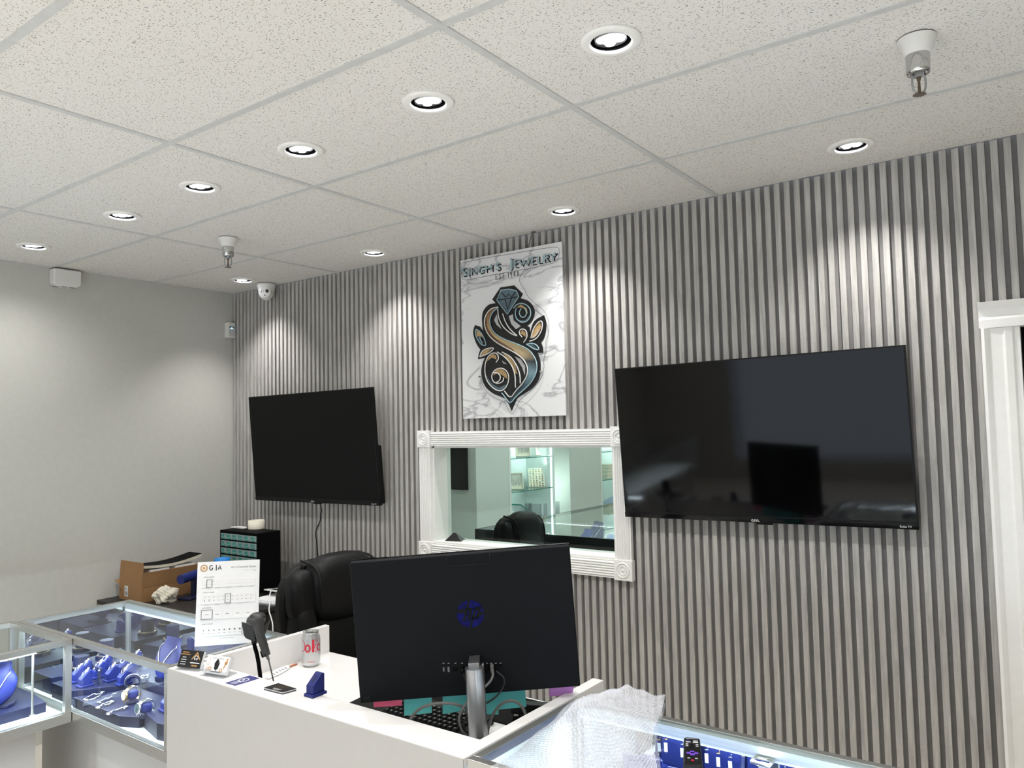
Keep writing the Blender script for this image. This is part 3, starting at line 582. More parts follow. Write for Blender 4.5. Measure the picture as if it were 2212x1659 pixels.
flat('emblem_band', [[(440, 636), (395, 648), (350, 690), (333, 760), (352, 835), (410, 905), (500, 960), (590, 1005), (660, 1060), (694, 1125), (690, 1195), (652, 1268), (600, 1322), (550, 1395), (550, 1432), (595, 1372), (650, 1328), (722, 1260), (766, 1180), (770, 1098), (738, 1028), (690, 978), (600, 938), (500, 903), (415, 852), (380, 780), (380, 720), (405, 668)]], .004, .0046, 'bandart')
flat('emblem_gold', [[(600, 640), (640, 610), (690, 640), (700, 690), (680, 650), (640, 630)], [(730, 880), (750, 810), (800, 750), (812, 790), (790, 850), (750, 895)], [(300, 1040), (315, 1005), (350, 985), (395, 980), (350, 1020)], [(350, 1090), (375, 1040), (410, 1020), (435, 1035), (440, 1070), (400, 1050)], [(410, 1200), (430, 1155), (480, 1140), (520, 1180), (530, 1230), (490, 1200), (450, 1180)], [(268, 820), (300, 840), (325, 885), (300, 870), (275, 880)], [(490, 1010), (550, 1050), (595, 1110), (612, 1190), (590, 1180), (555, 1110)], [(632, 850), (655, 822), (682, 845), (680, 880), (655, 860)]], .004, .0046, 'goldart')
flat('emblem_steel', [[(472, 492), (540, 482), (598, 497), (618, 540), (525, 685), (440, 570)], [(590, 690), (620, 740), (680, 740), (718, 690), (700, 750), (640, 765), (600, 735)], [(345, 1180), (350, 1240), (400, 1295), (465, 1325), (510, 1305), (530, 1270), (460, 1300), (400, 1265)], [(275, 880), (300, 940), (345, 952), (310, 930), (295, 880)], [(690, 938), (735, 935), (785, 985), (740, 975)]], .004, .0046, 'steelart')
flat('emblem_bronze', [[(352, 700), (335, 760), (352, 835), (410, 905), (500, 960), (590, 1005), (580, 985), (500, 935), (420, 880), (365, 800), (358, 740)], [(452, 650), (470, 740), (520, 820), (590, 865), (555, 858), (495, 800), (455, 720)], [(745, 890), (770, 860), (795, 815), (790, 850), (765, 885)]], .0046, .0050, 'brownart')
tubes_w = [[(445, 630), (390, 640), (345, 690), (330, 760), (350, 840), (410, 910), (500, 965), (590, 1010), (660, 1065), (695, 1130), (690, 1200), (650, 1270), (600, 1320), (550, 1395), (500, 1330)], [(445, 645), (450, 720), (490, 800), (560, 855), (605, 870)], [(485, 685), (510, 760), (550, 820), (605, 868)], [(660, 925), (688, 885), (688, 840), (665, 812), (632, 815), (620, 850), (648, 880)], [(735, 885), (770, 860), (785, 820)], [(720, 890), (740, 810), (780, 755), (812, 742), (818, 790), (800, 850), (760, 900), (708, 915)], [(295, 1045), (310, 1000), (350, 975), (420, 968), (390, 1000), (350, 1025), (295, 1045)], [(430, 1090), (455, 1060), (440, 1015), (395, 1010), (350, 1060), (335, 1140), (345, 1230), (395, 1300), (460, 1335), (510, 1310), (540, 1240), (530, 1170), (480, 1135), (420, 1150), (390, 1200), (405, 1255), (450, 1270), (490, 1250), (495, 1215)], [(400, 1180), (440, 1175), (470, 1205), (460, 1245), (430, 1260)], [(440, 1005), (500, 1040), (560, 1110), (590, 1190), (592, 1302)], [(480, 1005), (550, 1040), (600, 1110), (630, 1190), (632, 1265)]]
tubes_b = [[(452, 632), (405, 665), (378, 720), (378, 780), (415, 850), (500, 900), (600, 935), (690, 975), (740, 1025), (772, 1095), (768, 1180), (725, 1260), (650, 1330), (595, 1375), (550, 1437), (520, 1400), (478, 1345)], [(575, 640), (610, 600), (670, 600), (715, 640), (722, 700), (690, 750), (645, 760), (600, 730), (588, 680), (600, 640)], [(640, 640), (620, 680), (640, 715), (670, 715), (688, 680), (670, 640)], [(685, 940), (730, 930), (770, 945), (795, 990), (745, 980), (710, 955), (685, 940)], [(265, 815), (290, 825), (330, 880), (352, 955), (310, 945), (275, 900), (258, 850), (265, 815)], [(295, 875), (300, 905), (318, 930)]]
for nm, tb, m in (('neon_tube', tubes_w, 'neon'), ('neon_tube', tubes_b, 'neonb')):
    for tl in tb:
        g = G(); g.tube([loc(sp(a, b, .009)) for a, b in tl], .0031, 6, smooth=2); g.build(nm, m, sg)
g = G(); g.tube([loc(sp(a, b, .009)) for a, b in [(470, 490), (540, 480), (600, 495), (620, 540), (525, 690), (437, 570)]], .0030, 6, closed=True); g.build('neon_tube', 'neonb', sg)
g = G()
for l in ([(440, 572), (612, 545)], [(478, 512), (510, 548), (535, 520), (560, 545), (590, 505)], [(505, 560), (525, 650), (560, 552)]): g.tube([loc(sp(a, b, .006)) for a, b in l], .0022, 6)
g.build('diamond_facet_line', 'ink', sg)
# clear acrylic plate outline around lettering and emblem
ol = [(145, 262), (300, 230), (560, 185), (900, 130), (945, 132), (962, 160), (945, 240), (925, 262), (700, 310), (655, 325), (620, 400), (640, 450), (672, 490), (690, 540), (755, 600), (840, 665), (872, 760), (870, 850), (842, 905), (850, 980), (825, 1060), (832, 1150), (800, 1240), (720, 1330), (640, 1385), (590, 1485), (565, 1530), (535, 1490), (500, 1415), (420, 1390), (340, 1330), (300, 1230)]
g = G(); g.tube([loc(sp(a, b, .012)) for a, b in ol], .0012, 6, smooth=1); g.tube([loc(sp(a, b, .012)) for a, b in [(145, 262), (138, 340), (150, 395), (175, 408), (400, 362), (700, 310)]], .0012, 6, smooth=1); g.build('acrylic_outline', 'greyink', sg)
g = G()
for a, b in ((148, 345), (930, 190), (300, 1210), (812, 1168)): p = loc(sp(a, b)); g.cyl((p[0], 0, p[2]), (p[0], -.014, p[2]), .005, n=12)
g.build('screw_cap', 'chrome', sg)
# lettering: stroke shapes of a flared roman capital, flat black face with pale neon outline in front
ST = {'S': [[(.85, .85), (.6, 1), (.25, .95), (.12, .75), (.3, .58), (.7, .42), (.88, .22), (.7, .04), (.35, 0), (.1, .15)]], 'I': [[(.5, 0), (.5, 1)], [(.3, 0), (.7, 0)], [(.3, 1), (.7, 1)]], 'N': [[(.12, 0), (.12, 1), (.88, 0), (.88, 1)]],
      'G': [[(.9, .82), (.65, 1), (.3, .95), (.08, .6), (.1, .3), (.35, .02), (.7, .03), (.9, .2), (.9, .45), (.6, .45)]], 'H': [[(.12, 0), (.12, 1)], [(.88, 0), (.88, 1)], [(.12, .52), (.88, .52)]], "'": [[(.5, 1), (.45, .75)]],
      'J': [[(.7, 1), (.7, .1), (.5, -.15), (.2, -.2)], [(.5, 1), (.9, 1)]], 'E': [[(.8, 1), (.2, 1), (.2, 0), (.85, 0)], [(.2, .52), (.7, .52)]], 'W': [[(0, 1), (.27, 0), (.5, .8), (.75, 0), (1, 1)]], 'L': [[(.2, 1), (.2, 0), (.85, 0)]],
      'R': [[(.2, 0), (.2, 1), (.6, 1), (.82, .82), (.75, .6), (.5, .5), (.2, .5)], [(.5, .5), (.95, 0)]], 'Y': [[(.05, 1), (.5, .5), (.95, 1)], [(.5, .5), (.5, 0)]], 'T': [[(.05, 1), (.95, 1)], [(.5, 1), (.5, 0)]], '.': [[(.4, 0), (.4, .06)]],
      '1': [[(.3, .85), (.5, 1), (.5, 0)]], '9': [[(.8, .7), (.55, 1), (.25, .9), (.22, .6), (.5, .5), (.8, .65), (.72, .25), (.4, 0)]], '8': [[(.5, .52), (.25, .72), (.5, 1), (.75, .72), (.5, .52), (.2, .25), (.5, 0), (.82, .25), (.5, .52)]], 'A': [[(.02, 0), (.5, 1), (.98, 0)], [(.22, .38), (.78, .38)]]}
def letter(ch, x, z, wd, h, d, r, smooth=1):
    g = G()
    for st in ST[ch]: g.tube([(x + a * wd, -d, z + b * h) for a, b in st], r, 6, smooth=(smooth if ch in 'SGJ98R' else 0))
    return g
def line_of(cx, cy): p = loc(sp(cx, cy)); return p[0], p[2]
zb = (line_of(150, 378)[1] + line_of(945, 236)[1]) / 2
HB, HS = .044, .036
for ch, ca, cb, big in (('S', 150, 195, 1), ('I', 200, 214, 0), ('N', 222, 275, 0), ('G', 285, 335, 0), ('H', 345, 408, 0), ("'", 418, 436, 0), ('S', 436, 472, 0), ('J', 545, 578, 1), ('E', 585, 622, 0), ('W', 632, 718, 0), ('E', 728, 770, 0), ('L', 782, 820, 0), ('R', 828, 880, 0), ('Y', 882, 945, 0)):
    xa, xb = line_of(ca, 300)[0], line_of(cb, 300)[0]; h = HB if big else HS
    letter(ch, xa + .006, zb - .004, xb - xa, h, .0012, .0034).build('letter_print', 'ink', sg)
    letter(ch, xa, zb, xb - xa, h, .0125, .0034).build('letter', 'neonb', sg)
ze = (line_of(425, 405)[1] + line_of(628, 368)[1]) / 2
for ch, ca, cb in (('E', 425, 448), ('S', 453, 476), ('T', 478, 503), ('.', 503, 513), ('1', 528, 542), ('9', 545, 570), ('8', 573, 598), ('8', 602, 627)):
    xa, xb = line_of(ca, 390)[0], line_of(cb, 390)[0]; letter(ch, xa, ze, xb - xa, .027, .0012, .0014).build('date_letter', 'ink', sg)
g = G(); g.tube([at(1152, 500, 1, -.02), at(1147, 512, 1, -.025), at(1142, 530, 1, -.03), at(1140, 545, 1, -.022)], .0025, 6, smooth=1); g.cbox(at(1152, 500, 1, -.02) + V((0, 0, .0)), (.02, .012, .012))
tag(g.build('sign_wire', 'cable'), 'short wire dropping from the ceiling edge behind marble sign', 'wire')
# ================================================================ SALES DESK
dk = thing('sales_desk', 'white glossy sales desk with raised front ledge, carrying the computer', 'desk', (0, 0, 0))
DXL, DXR, DF, DB, ZL, ZK = 2.374, 3.599, -1.826, -1.186, 0.965, 0.865
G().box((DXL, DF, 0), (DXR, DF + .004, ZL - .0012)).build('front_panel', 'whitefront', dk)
G().box((DXL, DF + .0042, ZL - .018), (DXR, -1.720, ZL)).build('ledge', 'white', dk, bevel=.0012)
G().box((DXL, -1.7205, 0), (2.398, DB, ZL)).build('side_panel', 'white', dk, bevel=.0012)
G().box((3.563, -1.7205, 0), (DXR, DB, ZL)).build('side_panel', 'white', dk, bevel=.0012)
G().box((2.3985, -1.80, ZK - .02), (3.5625, DB, ZK)).build('desktop', 'white', dk, bevel=.0012)
G().box((2.3985, -1.738, ZK), (3.5625, -1.7205, ZL - .018)).build('ledge_riser', 'white', dk)
# ---- soda can
p = at(672, 1437, 2, ZK)
t_ = thing('soda_can', 'silver soda can with red lettering on the white desk', 'can', (p.x, p.y, ZK))
G().lathe([(0, .004), (.022, .003), (.025, 0), (.028, .004), (.0325, .012), (.033, .016), (.033, .098), (.032, .103), (.0275, .113), (.0268, .1165)], 40).build('body', 'can', t_)
g = G(); g.lathe([(.0268, .1165), (.0278, .120), (.0268, .122), (.0245, .120), (.0240, .1165), (0, .1165)], 36); ld = g.build('lid', 'chrome', t_)
g = G(); g.lathe([(.009, .1172), (0, .1172)], 16, X=T(.008, -.006, 0)); g.build('opening', 'ink', ld)
g = G(); g.torus((-.006, .004, .1185), .006, .0018, 14, 6); g.build('pull_tab', 'steel', ld)
ca = math.atan2(CAMP.y - p.y, CAMP.x - p.x)
def wrap(polys, m, nm, par):
    """flat lettering bent round the can wall: x is arc length, y is height"""
    g = G(); rr = .0333
    for pl in polys:
        n = len(pl) // 2; vs = []
        for (a, b) in pl: th = ca + a / .033; vs.append((rr * math.cos(th), rr * math.sin(th), b))
        g.add(vs, [(i, i + 1, n + i + 1, n + i) for i in range(n - 1)])
    return g.build(nm, m, par)
def ringpoly(cx, cy, ro, ri, a0, a1, sy=1.0, si=1.0, n=22):
    o = []; q = []
    for i in range(n + 1):
        a = a0 + (a1 - a0) * i / n; o.append((cx + ro * math.cos(a), cy + ro * sy * math.sin(a))); q.append((cx + ri * math.cos(a), cy + ri * si * math.sin(a)))
    return o + q
def bar(x0, y0, x1, y1, w_): return [(x0 - w_, y0), (x1 - w_, y1), (x0 + w_, y0), (x1 + w_, y1)]
wrap([ringpoly(-.034, .075, .013, .010, -1.9, 1.9, 1.5, 1.75), ringpoly(-.012, .068, .0115, .0055, 0, 2 * PI, 1.25, 1.7), bar(.0075, .054, .0075, .098, .0040), bar(.0105, .071, .019, .054, .0030), bar(.0105, .071, .017, .082, .0022), ringpoly(.031, .068, .0105, .0055, .1, 5.6, 1.25, 1.7)], 'red', 'lettering', t_)
wrap([bar(-.013 + .003 * k, .022, -.013 + .003 * k, .0235, .001) for k in range(9)] + [bar(-.010 + .003 * k, .0185, -.010 + .003 * k, .020, .001) for k in range(8)] + [bar(.017, .089, .019, .098, .0006), ringpoly(.021, .092, .0026, .0019, 0, 6.2), bar(.025, .089, .027, .098, .0006)], 'red', 'small_print', t_)
# ---- plastic wrapped spoon packet
pts = [at(u, v, 2, ZK + .001) for u, v in ((572, 1466), (598, 1447), (618, 1439), (628, 1438), (624, 1446), (606, 1457), (580, 1468))]
q0 = pts[0]
t_ = thing('wrapper_packet', 'flat white packet with black print lying on desk behind scanner cable', 'packet', (q0.x, q0.y, ZK))
pl = [(p.x - q0.x, p.y - q0.y) for p in pts]; g = G(); g.prism(pl, .001, .005); g.build('pouch', 'paper', t_, bevel=.0015)
g = G()
for k, (u, v) in enumerate(((592, 1456), (598, 1452), (605, 1449), (611, 1446), (617, 1443))): p = at(u, v, 2, ZK + .0053); g.cbox((p.x - q0.x, p.y - q0.y, .0053), (.012, .004, .0004), X=None)
g.build('print', 'ink', t_)
a, b = at(625, 1442, 2, ZK), at(641, 1436, 2, ZK)
g = G(); g.tube([(a.x - q0.x, a.y - q0.y, .003), (b.x - q0.x, b.y - q0.y, .003)], .0035, 6); g.build('orange_strip', 'orange', t_)
# ---- cards and card holders
def flatcard(name, label, px, z, th, m, group=None):
    P_ = [at(u, v, 2, z + th) for u, v in px]; c = sum(P_, V()) / 4
    t_ = thing(name, label, 'card', (c.x, c.y, z), 0, group)
    g = G(); g.prism([(p.x - c.x, p.y - c.y) for p in P_], 0.0002, th); g.build('card_body', m, t_)
    return t_, [p - c - V((0, 0, th)) for p in P_], c
bc, Q, c0 = flatcard('gift_card', 'navy blue card with round white emblem lying flat on desk ledge', ((486.6, 1475), (539.5, 1458.7), (560, 1465), (508, 1480.8)), ZL, .001, 'navyink')
ex = (Q[1] - Q[0]).normalized(); X = frame((0, 0, .0012), (ex.x, ex.y, 0), (-ex.y, ex.x, 0))
g = G(); X2 = X @ T(.0, 0, 0); g.add([(a, b, 0) for a, b in ringpoly(.004, 0, .0145, .0125, 0, 2 * PI)], [(i, i + 1, 23 + i + 1, 23 + i) for i in range(22)], 0, False, X2)
for k in range(16): a = k * PI / 8; g.cbox((.004 + .0155 * math.cos(a), .0155 * math.sin(a), 0), (.0025, .0025, .0002), 0, X2)
g.prism([(-.003, -.005), (.003, -.002), (.012, .004), (.005, .004), (.001, .006)], 0, .0002, X=X2 @ T(.001, 0, 0))
for k, L in enumerate((.016, .02, .018, .012)): g.cbox((-.026, .009 - .006 * k, 0), (L, .0016, .0002), 0, X2)
g.cbox((-.013, -.001, 0), (.002, .022, .0002), 0, X2); g.build('emblem', 'whiteink', bc)
kc = thing('business_card_stack', 'small stack of black cards lying flat on ledge near blue ring block', 'cards', (0, 0, 0))
P_ = [at(u, v, 2, ZL + .006) for u, v in ((570, 1485.5), (601, 1475.5), (640, 1487.5), (610.5, 1495.5))]; cc = sum(P_, V()) / 4; kc.location = (cc.x, cc.y, ZL)
ex = (P_[3] - P_[0]).normalized(); ey = (P_[1] - P_[0])
for k in range(5):
    sh = random.uniform(-.0012, .0012); g = G(); g.prism([(p.x - cc.x + sh, p.y - cc.y - sh) for p in P_], .0003 + k * .0012, .0012 + k * .0012); g.build('business_card', 'ink' if k == 4 else ('paper' if k % 2 else 'ink'), kc)
X = frame((0, 0, .0062), (ex.x, ex.y, 0), (-ex.y, ex.x, 0))
g = G(); g.text("SINGH'S", .011, X=X @ T(0, .006, 0), cx=True); g.text('JEWELRY', .008, X=X @ T(0, -.003, 0), cx=True); g.build('lettering', 'brownart', kc)
g = G()
for k in range(3): g.cbox((0, -.009 - .004 * k, 0), (.034 - .005 * k, .0016, .0002), 0, X)
g.build('small_print', 'lightink', kc)
def holder(label, bl, br, tl, dark):
    Bl, Br = at(*bl, 2, ZL + .006), at(*br, 2, ZL + .006); c = (Bl + Br) / 2; ex = (Br - Bl); w_ = ex.length; ex.normalize(); ey = V((-ex.y, ex.x, 0))
    t_ = thing('business_card_holder', label, 'card holder', mtx=frame((c.x, c.y, ZL), ex, ey)); h = .056; lean = -.42
    X = T(0, 0, .007) @ R(PI / 2 + lean, 'X')
    g = G(); g.box((-w_ / 2 - .003, -.012, 0), (w_ / 2 + .003, .052, .002)); g.box((-w_ / 2 - .003, -.002, -.0125), (w_ / 2 + .003, h, -.0105), 0, X)
    g.box((-w_ / 2 - .003, -.002, .0012), (w_ / 2 + .003, .009, .003), 0, X)
    g.add([(-w_ / 2, .024, h * .9), (w_ / 2, .024, h * .9), (w_ / 2, .05, .002), (-w_ / 2, .05, .002)], [(0, 1, 2, 3)]); g.build('acrylic_stand', 'clear', t_)
    g = G(); g.box((-w_ / 2, 0, -.0095), (w_ / 2, h - .004, -.0004), 0, X); g.build('card_stack', 'paper', t_)
    g = G(); g.box((-w_ / 2, 0, -.0003), (w_ / 2, h - .003, .0004), 0, X); fc = g.build('front_card', 'ink' if dark else 'paper', t_)
    Y = X @ T(0, 0, .0006)
    if dark:
        g = G(); [g.cbox((-.024, .046 - .006 * k, 0), (.024 + .012 * k, .0025, .0002), 0, Y) for k in range(2)]
        g.prism([(.002, .026), (.02, .050), (.038, .026), (.034, .026), (.02, .044), (.006, .026)], 0, .0002, X=Y); g.cbox((.02, .008, 0), (.022, .005, .0002), 0, Y); g.build('gold_print', 'goldink', fc)
        g = G(); [g.cbox((-.026, .031 - .007 * k, 0), (.014 + .006 * min(k, 1), .0018, .0002), 0, Y) for k in range(4)]; g.cbox((.02, .016, 0), (.036, .0028, .0002), 0, Y)
        for s_ in (-1, 1): g.cbox((.02 + s_ * .004, .028, 0), (.004, .006, .0002), 0, Y)
        g.prism([(.008, .030), (.02, .040), (.032, .030), (.032, .0285), (.02, .038), (.008, .0285)], 0, .0002, X=Y); g.build('white_print', 'whiteink', fc)
    else:
        g = G(); g.text("SINGH'S JEWELRY", .0058, X=Y @ T(0, .043, 0), cx=True); g.cbox((.0, .006, 0), (.036, .0026, .0002), 0, Y); g.build('lettering', 'greyink', fc)
        g = G(); k = .000034
        g.prism([((a - 545) * k, .0245 - (b - 975) * k) for a, b in sil[::1]], 0, .0002, X=Y @ T(0, .001, 0)); g.build('emblem', 'ink', fc)
        g = G(); g.tube([(-.034, .05, 0), (-.03, .03, 0), (-.036, .018, 0), (-.042, .03, 0)], .0005, 6, X=Y, smooth=2); g.torus((.021, .012, 0), .005, .0013, 16, 5, X=Y); g.torus((-.023, .014, 0), .005, .0012, 12, 5, X=Y); g.torus((-.035, .011, 0), .004, .0008, 12, 5, X=Y)
        g.prism([(.028, .018), (.032, .018), (.04, .048), (.035, .048)], 0, .0002, X=Y); g.lathe([(.0055, 0), (.0055, .0004), (0, .0004)], 16, X=Y @ T(.035, .035, 0)); g.build('jewellery_print', 'goldink', fc)
    return t_
holder('clear holder with black and gold business cards at left end of ledge', (382.6, 1441), (431, 1446), (388, 1408), True)
holder('clear holder with white business cards printed with jewellery on desk ledge', (439, 1453), (487, 1460), (445, 1417), False)
# ---- ring stands
def stand_parts(t_, m='blue', kx=1.0):
    g = G(); g.box((-.0195, -.0265, 0), (.0195, .0265, .0085)); g.build('base', m, t_, bevel=.0028, seg=3)
    pr = [(-.021, .0085), (.021, .0085), (.021, .058), (.012, .060), (-.021, .030)]
    g = G(); g.prism(pr, -.0145, .0145, X=Matrix(((0, 0, 1, 0), (1, 0, 0, 0), (0, 1, 0, 0), (0, 0, 0, 1)))); g.build('block', m, t_, bevel=.0018)
    X = frame((0, -.004, .0454), (1, 0, 0), (0, .033, .030)); g = G(); g.box((-.0028, -.011, -.002), (.0028, .011, .0006), 0, X); g.build('ring_slot', 'bluedark', t_)
p = at(679, 1502, 2, ZL)
t_ = thing('ring_stand', 'empty royal blue slanted ring block alone on the desk ledge', 'ring stand', (p.x, p.y + .004, ZL)); stand_parts(t_); lone = t_
# ================================================================ COMPUTER
bl, br, tl = atd(778, 1520, 2.1), atd(1254, 1483, 2.1), atd(770, 1215, 2.1)
ex = (br - bl).normalized(); W_ = (br - bl).length; MX = frame(bl, ex, tl - bl); Hm = (tl - bl).dot(V(MX.col[1][:3]))
MN = V(MX.col[2][:3]); MXI = MX.inverted()
def ml(u, v, off=0.0):
    q = MXI @ atp(u, v, bl + MN * off, MN); return q
cp = thing('desktop_computer', 'black all-in-one computer seen from behind on the sales desk', 'computer', mtx=MX)
g = G(); n = 3; g.box((0, 0, -.030), (W_, Hm, 0)); g.build('rear_shell', 'chassis', cp, bevel=.004)
G().box((-.001, -.001, -.038), (W_ + .001, Hm + .001, -.030)).build('display', 'screen', cp)
g = G(); a, b = ml(964, 1208), ml(1058, 1206)
zz = [(a.x, Hm - .004), (a.x, Hm - .030), (b.x, Hm - .030), (b.x, Hm - .004)]
for i in range(3): p, q = zz[i], zz[i + 1]; g.tube([(p[0], p[1], .0002), (q[0], q[1], .0002)], .0006, 5)
g.build('camera_cover_seam', 'ink', cp)
g = G()
for k in range(70): xx = .08 + (W_ - .2) * k / 70; g.cbox((xx, Hm - .0001, -.010), (.003, .0012, .008))
g.build('vent_slots', 'ink', cp)
p = ml(793, 1511); g = G(); g.tube([(p.x - .008, p.y - .004, .0003), (p.x + .008, p.y - .004, .0003), (p.x + .008, p.y + .004, .0003), (p.x - .008, p.y + .004, .0003)], .0006, 5, closed=True); g.build('drive_catch', 'ink', cp)
lc = ml(1016, 1326); LR = .0375
g = G(); g.lathe([(LR, .0006), (0, .0006)], 48, X=T(lc.x, lc.y, 0)); lg = g.build('logo', 'hpblue', cp)
sk = Matrix(((1, .34, 0, lc.x), (0, 1, 0, lc.y), (0, 0, 1, .0008), (0, 0, 0, 1)))
def lb(g, x0, y0, x1, y1): g.box((x0, y0, 0), (x1, y1, .0004), 0, sk)
g = G(); u_ = LR
lb(g, -.44 * u_, -.5 * u_, -.25 * u_, 1.06 * u_); lb(g, -.44 * u_, .24 * u_, .06 * u_, .44 * u_); lb(g, -.10 * u_, -.5 * u_, .08 * u_, .44 * u_)
lb(g, .18 * u_, -1.04 * u_, .36 * u_, .46 * u_); lb(g, .18 * u_, .28 * u_, .68 * u_, .46 * u_); lb(g, .50 * u_, -.40 * u_, .68 * u_, .46 * u_); lb(g, .18 * u_, -.40 * u_, .68 * u_, -.22 * u_)
lb(g, -1.04 * u_, .12 * u_, -.44 * u_, .40 * u_); lb(g, .68 * u_, -.18 * u_, .98 * u_, .10 * u_); g.build('logo_lettering', 'chassis', lg)
def port(u, v, w_, h_, nm, m='ink'):
    p = ml(u, v); g = G(); g.cbox((p.x, p.y, .0002), (w_, h_, .0012)); 
    return g.build(nm, m, cp)
port(958.5, 1446, .004, .011, 'usb_port', 'greyink'); port(969, 1446, .005, .014, 'video_port', 'greyink'); port(984, 1446, .014, .012, 'network_port', 'blackmatte'); port(1043, 1440, .005, .014, 'usb_port', 'whiteink')
for u, m in ((1053, 'blackmatte'), (1063, 'cable'), (1072, 'blackmatte')):
    p = ml(u, 1440); g = G(); g.box((p.x - .005, p.y - .011, 0), (p.x + .005, p.y + .008, .018)); g.build('plug', m, cp, bevel=.002)
p = ml(998, 1440); g = G(); g.cyl((p.x, p.y, 0), (p.x, p.y - .01, .018), .005); g.build('plug', 'blackmatte', cp)
g = G()
for u in (958, 969, 984, 998, 1043, 1052, 1061, 1071, 1081): p = ml(u, 1432.5); g.cbox((p.x, p.y, .0002), (.005, .0015, .0006))
g.build('port_marking', 'lightink', cp)
p = ml(1081, 1437); g = G(); g.lathe([(.003, .001), (0, .001)], 14, X=T(p.x, p.y, 0)); g.build('audio_jack', 'blackmatte', cp)
# stand: round pole rising from the desk, short arm into the back
pb = at(1034, 1597, 2, ZK + .02); pt = atp(1025, 1442, pb, V((CAMR[2][0], CAMR[2][1], 0)).normalized())
g = G(); a, b = MXI @ V((pb.x, pb.y, ZK + .008)), MXI @ pt; g.cyl(a, b, .0255, .0255, 32); g.build('stand_pole', 'steel', cp)
g = G(); q = MXI @ pt; g.box((q.x - .016, q.y - .035, -.002), (q.x + .012, q.y + .012, q.z)); g.build('stand_arm', 'steel', cp)
g = G(); bb = V((pb.x, pb.y, ZK)); g.X = MXI @ frame(bb, (ex.x, ex.y, 0), (-ex.y, ex.x, 0)); g.box((-.035, -.03, .0005), (.035, .06, .008)); g.build('stand_foot', 'steel', cp, bevel=.003)
# cables
def cab(nm, label, pts, r, m):
    g = G(); g.tube([atp(u, v, bl + MN * o, MN) for u, v, o in pts], r, 8, smooth=2); tag(g.build(nm, m), label, 'cable', 'cables behind the computer')
cab('cable', 'thick grey cable arching left of silver pole toward the ledge', ((1052, 1592, -.0), (1045, 1570, .0), (1018, 1535, .03), (985, 1520, .035), (950, 1518, .03), (915, 1525, .02), (895, 1540, .01), (886, 1556, .005)), .0042, 'cable')
cab('cable', 'grey cable plugged into computer back, crossing in front of silver pole', ((1063, 1446, .018), (1066, 1460, .03), (1055, 1478, .05), (1030, 1497, .065), (1005, 1520, .06), (990, 1550, .05), (997, 1578, .03), (1012, 1590, .02)), .0036, 'cable')
cab('cable', 'thin dark cable looping right of silver pole under computer ports', ((1072, 1450, .018), (1088, 1462, .03), (1091, 1474, .03), (1082, 1495, .03), (1060, 1515, .04), (1030, 1528, .06), (1005, 1548, .05), (1000, 1572, .03), (1013, 1590, .02)), .0026, 'cableb')
cab('cable', 'grey cable arch at right below computer, beside teal notes', ((1052, 1590, .0), (1056, 1565, .0), (1068, 1535, .005), (1088, 1516, .005), (1108, 1512, .005), (1125, 1522, .0), (1134, 1538, -.005), (1139, 1556, -.01)), .0042, 'cable')
cab('cable', 'black cable dropping from computer port behind silver pole', ((998, 1446, .016), (1003, 1460, .012), (1012, 1480, .006), (1030, 1500, .006), (1042, 1520, .006), (1043, 1560, .0), (1036, 1590, .0)), .0028, 'cableb')
# sticky notes stuck along the lower bezel of the display
def note(label, px, m, off):
    P_ = [atp(u, v, bl - MN * off, MN) for u, v in px]; c = sum(P_, V()) / len(P_)
    g = G(); n = len(P_); g.add([p - c for p in P_] + [p - c - MN * .0006 for p in P_], [list(range(n)), list(range(n, 2 * n))[::-1]] + [(i, n + i, n + (i + 1) % n, (i + 1) % n) for i in range(n)])
    tag(g.build('sticky_note', m, loc=c), label, 'note', 'sticky notes hanging under the computer')
note('teal sticky note under computer, leftmost teal one', ((873, 1500), (933, 1496), (933, 1540), (873, 1546)), 'noteT', .040)
note('crumpled teal sticky note under computer, just left of silver pole', ((956, 1498), (1020, 1494), (1012, 1533), (956, 1543)), 'noteT', .0405)
note('teal sticky note behind and right of silver pole', ((1020, 1494), (1077, 1490), (1077, 1544), (1020, 1541)), 'noteT', .0412)
note('wide teal sticky note under computer, rightmost teal one', ((1075, 1490), (1134, 1486), (1137, 1527), (1077, 1533)), 'noteT', .040)
note('pink sticky note strip under left corner of the computer', ((807, 1508), (868, 1504), (868, 1524), (807, 1528)), 'noteP', .040)
note('violet sticky note under right corner of the computer', ((1187, 1482), (1240, 1478), (1237, 1500), (1186, 1505)), 'noteV', .040)
# keyboard
kp = [at(u, v, 2, ZK + .02) for u, v in ((765, 1519), (998, 1582))]
kb = thing('keyboard', 'black keyboard on the desk below the computer, mostly hidden', 'keyboard', (2.915, -1.565, ZK), 0.0)
KW, KD = .455, .150
g = G(); g.prism([(0, .0005), (KD, .0005), (KD, .024), (0, .014)], 0, KW, X=Matrix(((0, 0, 1, 0), (1, 0, 0, 0), (0, 1, 0, 0), (0, 0, 0, 1)))); g.build('body', 'dark', kb, bevel=.003)
key0 = None
for r_ in range(5):
    for c_ in range(15):
        if key0 is None:
            g = G(); b, t = .0078, .0062
            g.add([(-b, -b, 0), (b, -b, 0), (b, b, 0), (-b, b, 0), (-t, -t + .0005, .006), (t, -t + .0005, .006), (t, t, .006), (-t, t, .006)], [(4, 5, 6, 7), (0, 1, 5, 4), (1, 2, 6, 5), (2, 3, 7, 6), (3, 0, 4, 7)])
            g.box((-.003, 0, .0061), (.0005, .003, .0063), 1); o = key0 = g.build('key', ['dark', 'lightink'], kb)
        else: o = key0.copy(); C.objects.link(o); o.parent = kb
        o.location = (.155 + .0188 * c_ if r_ else .155 + .0188 * c_, .022 + .0205 * r_, .0148 + .0205 * r_ * .067 + .0014)
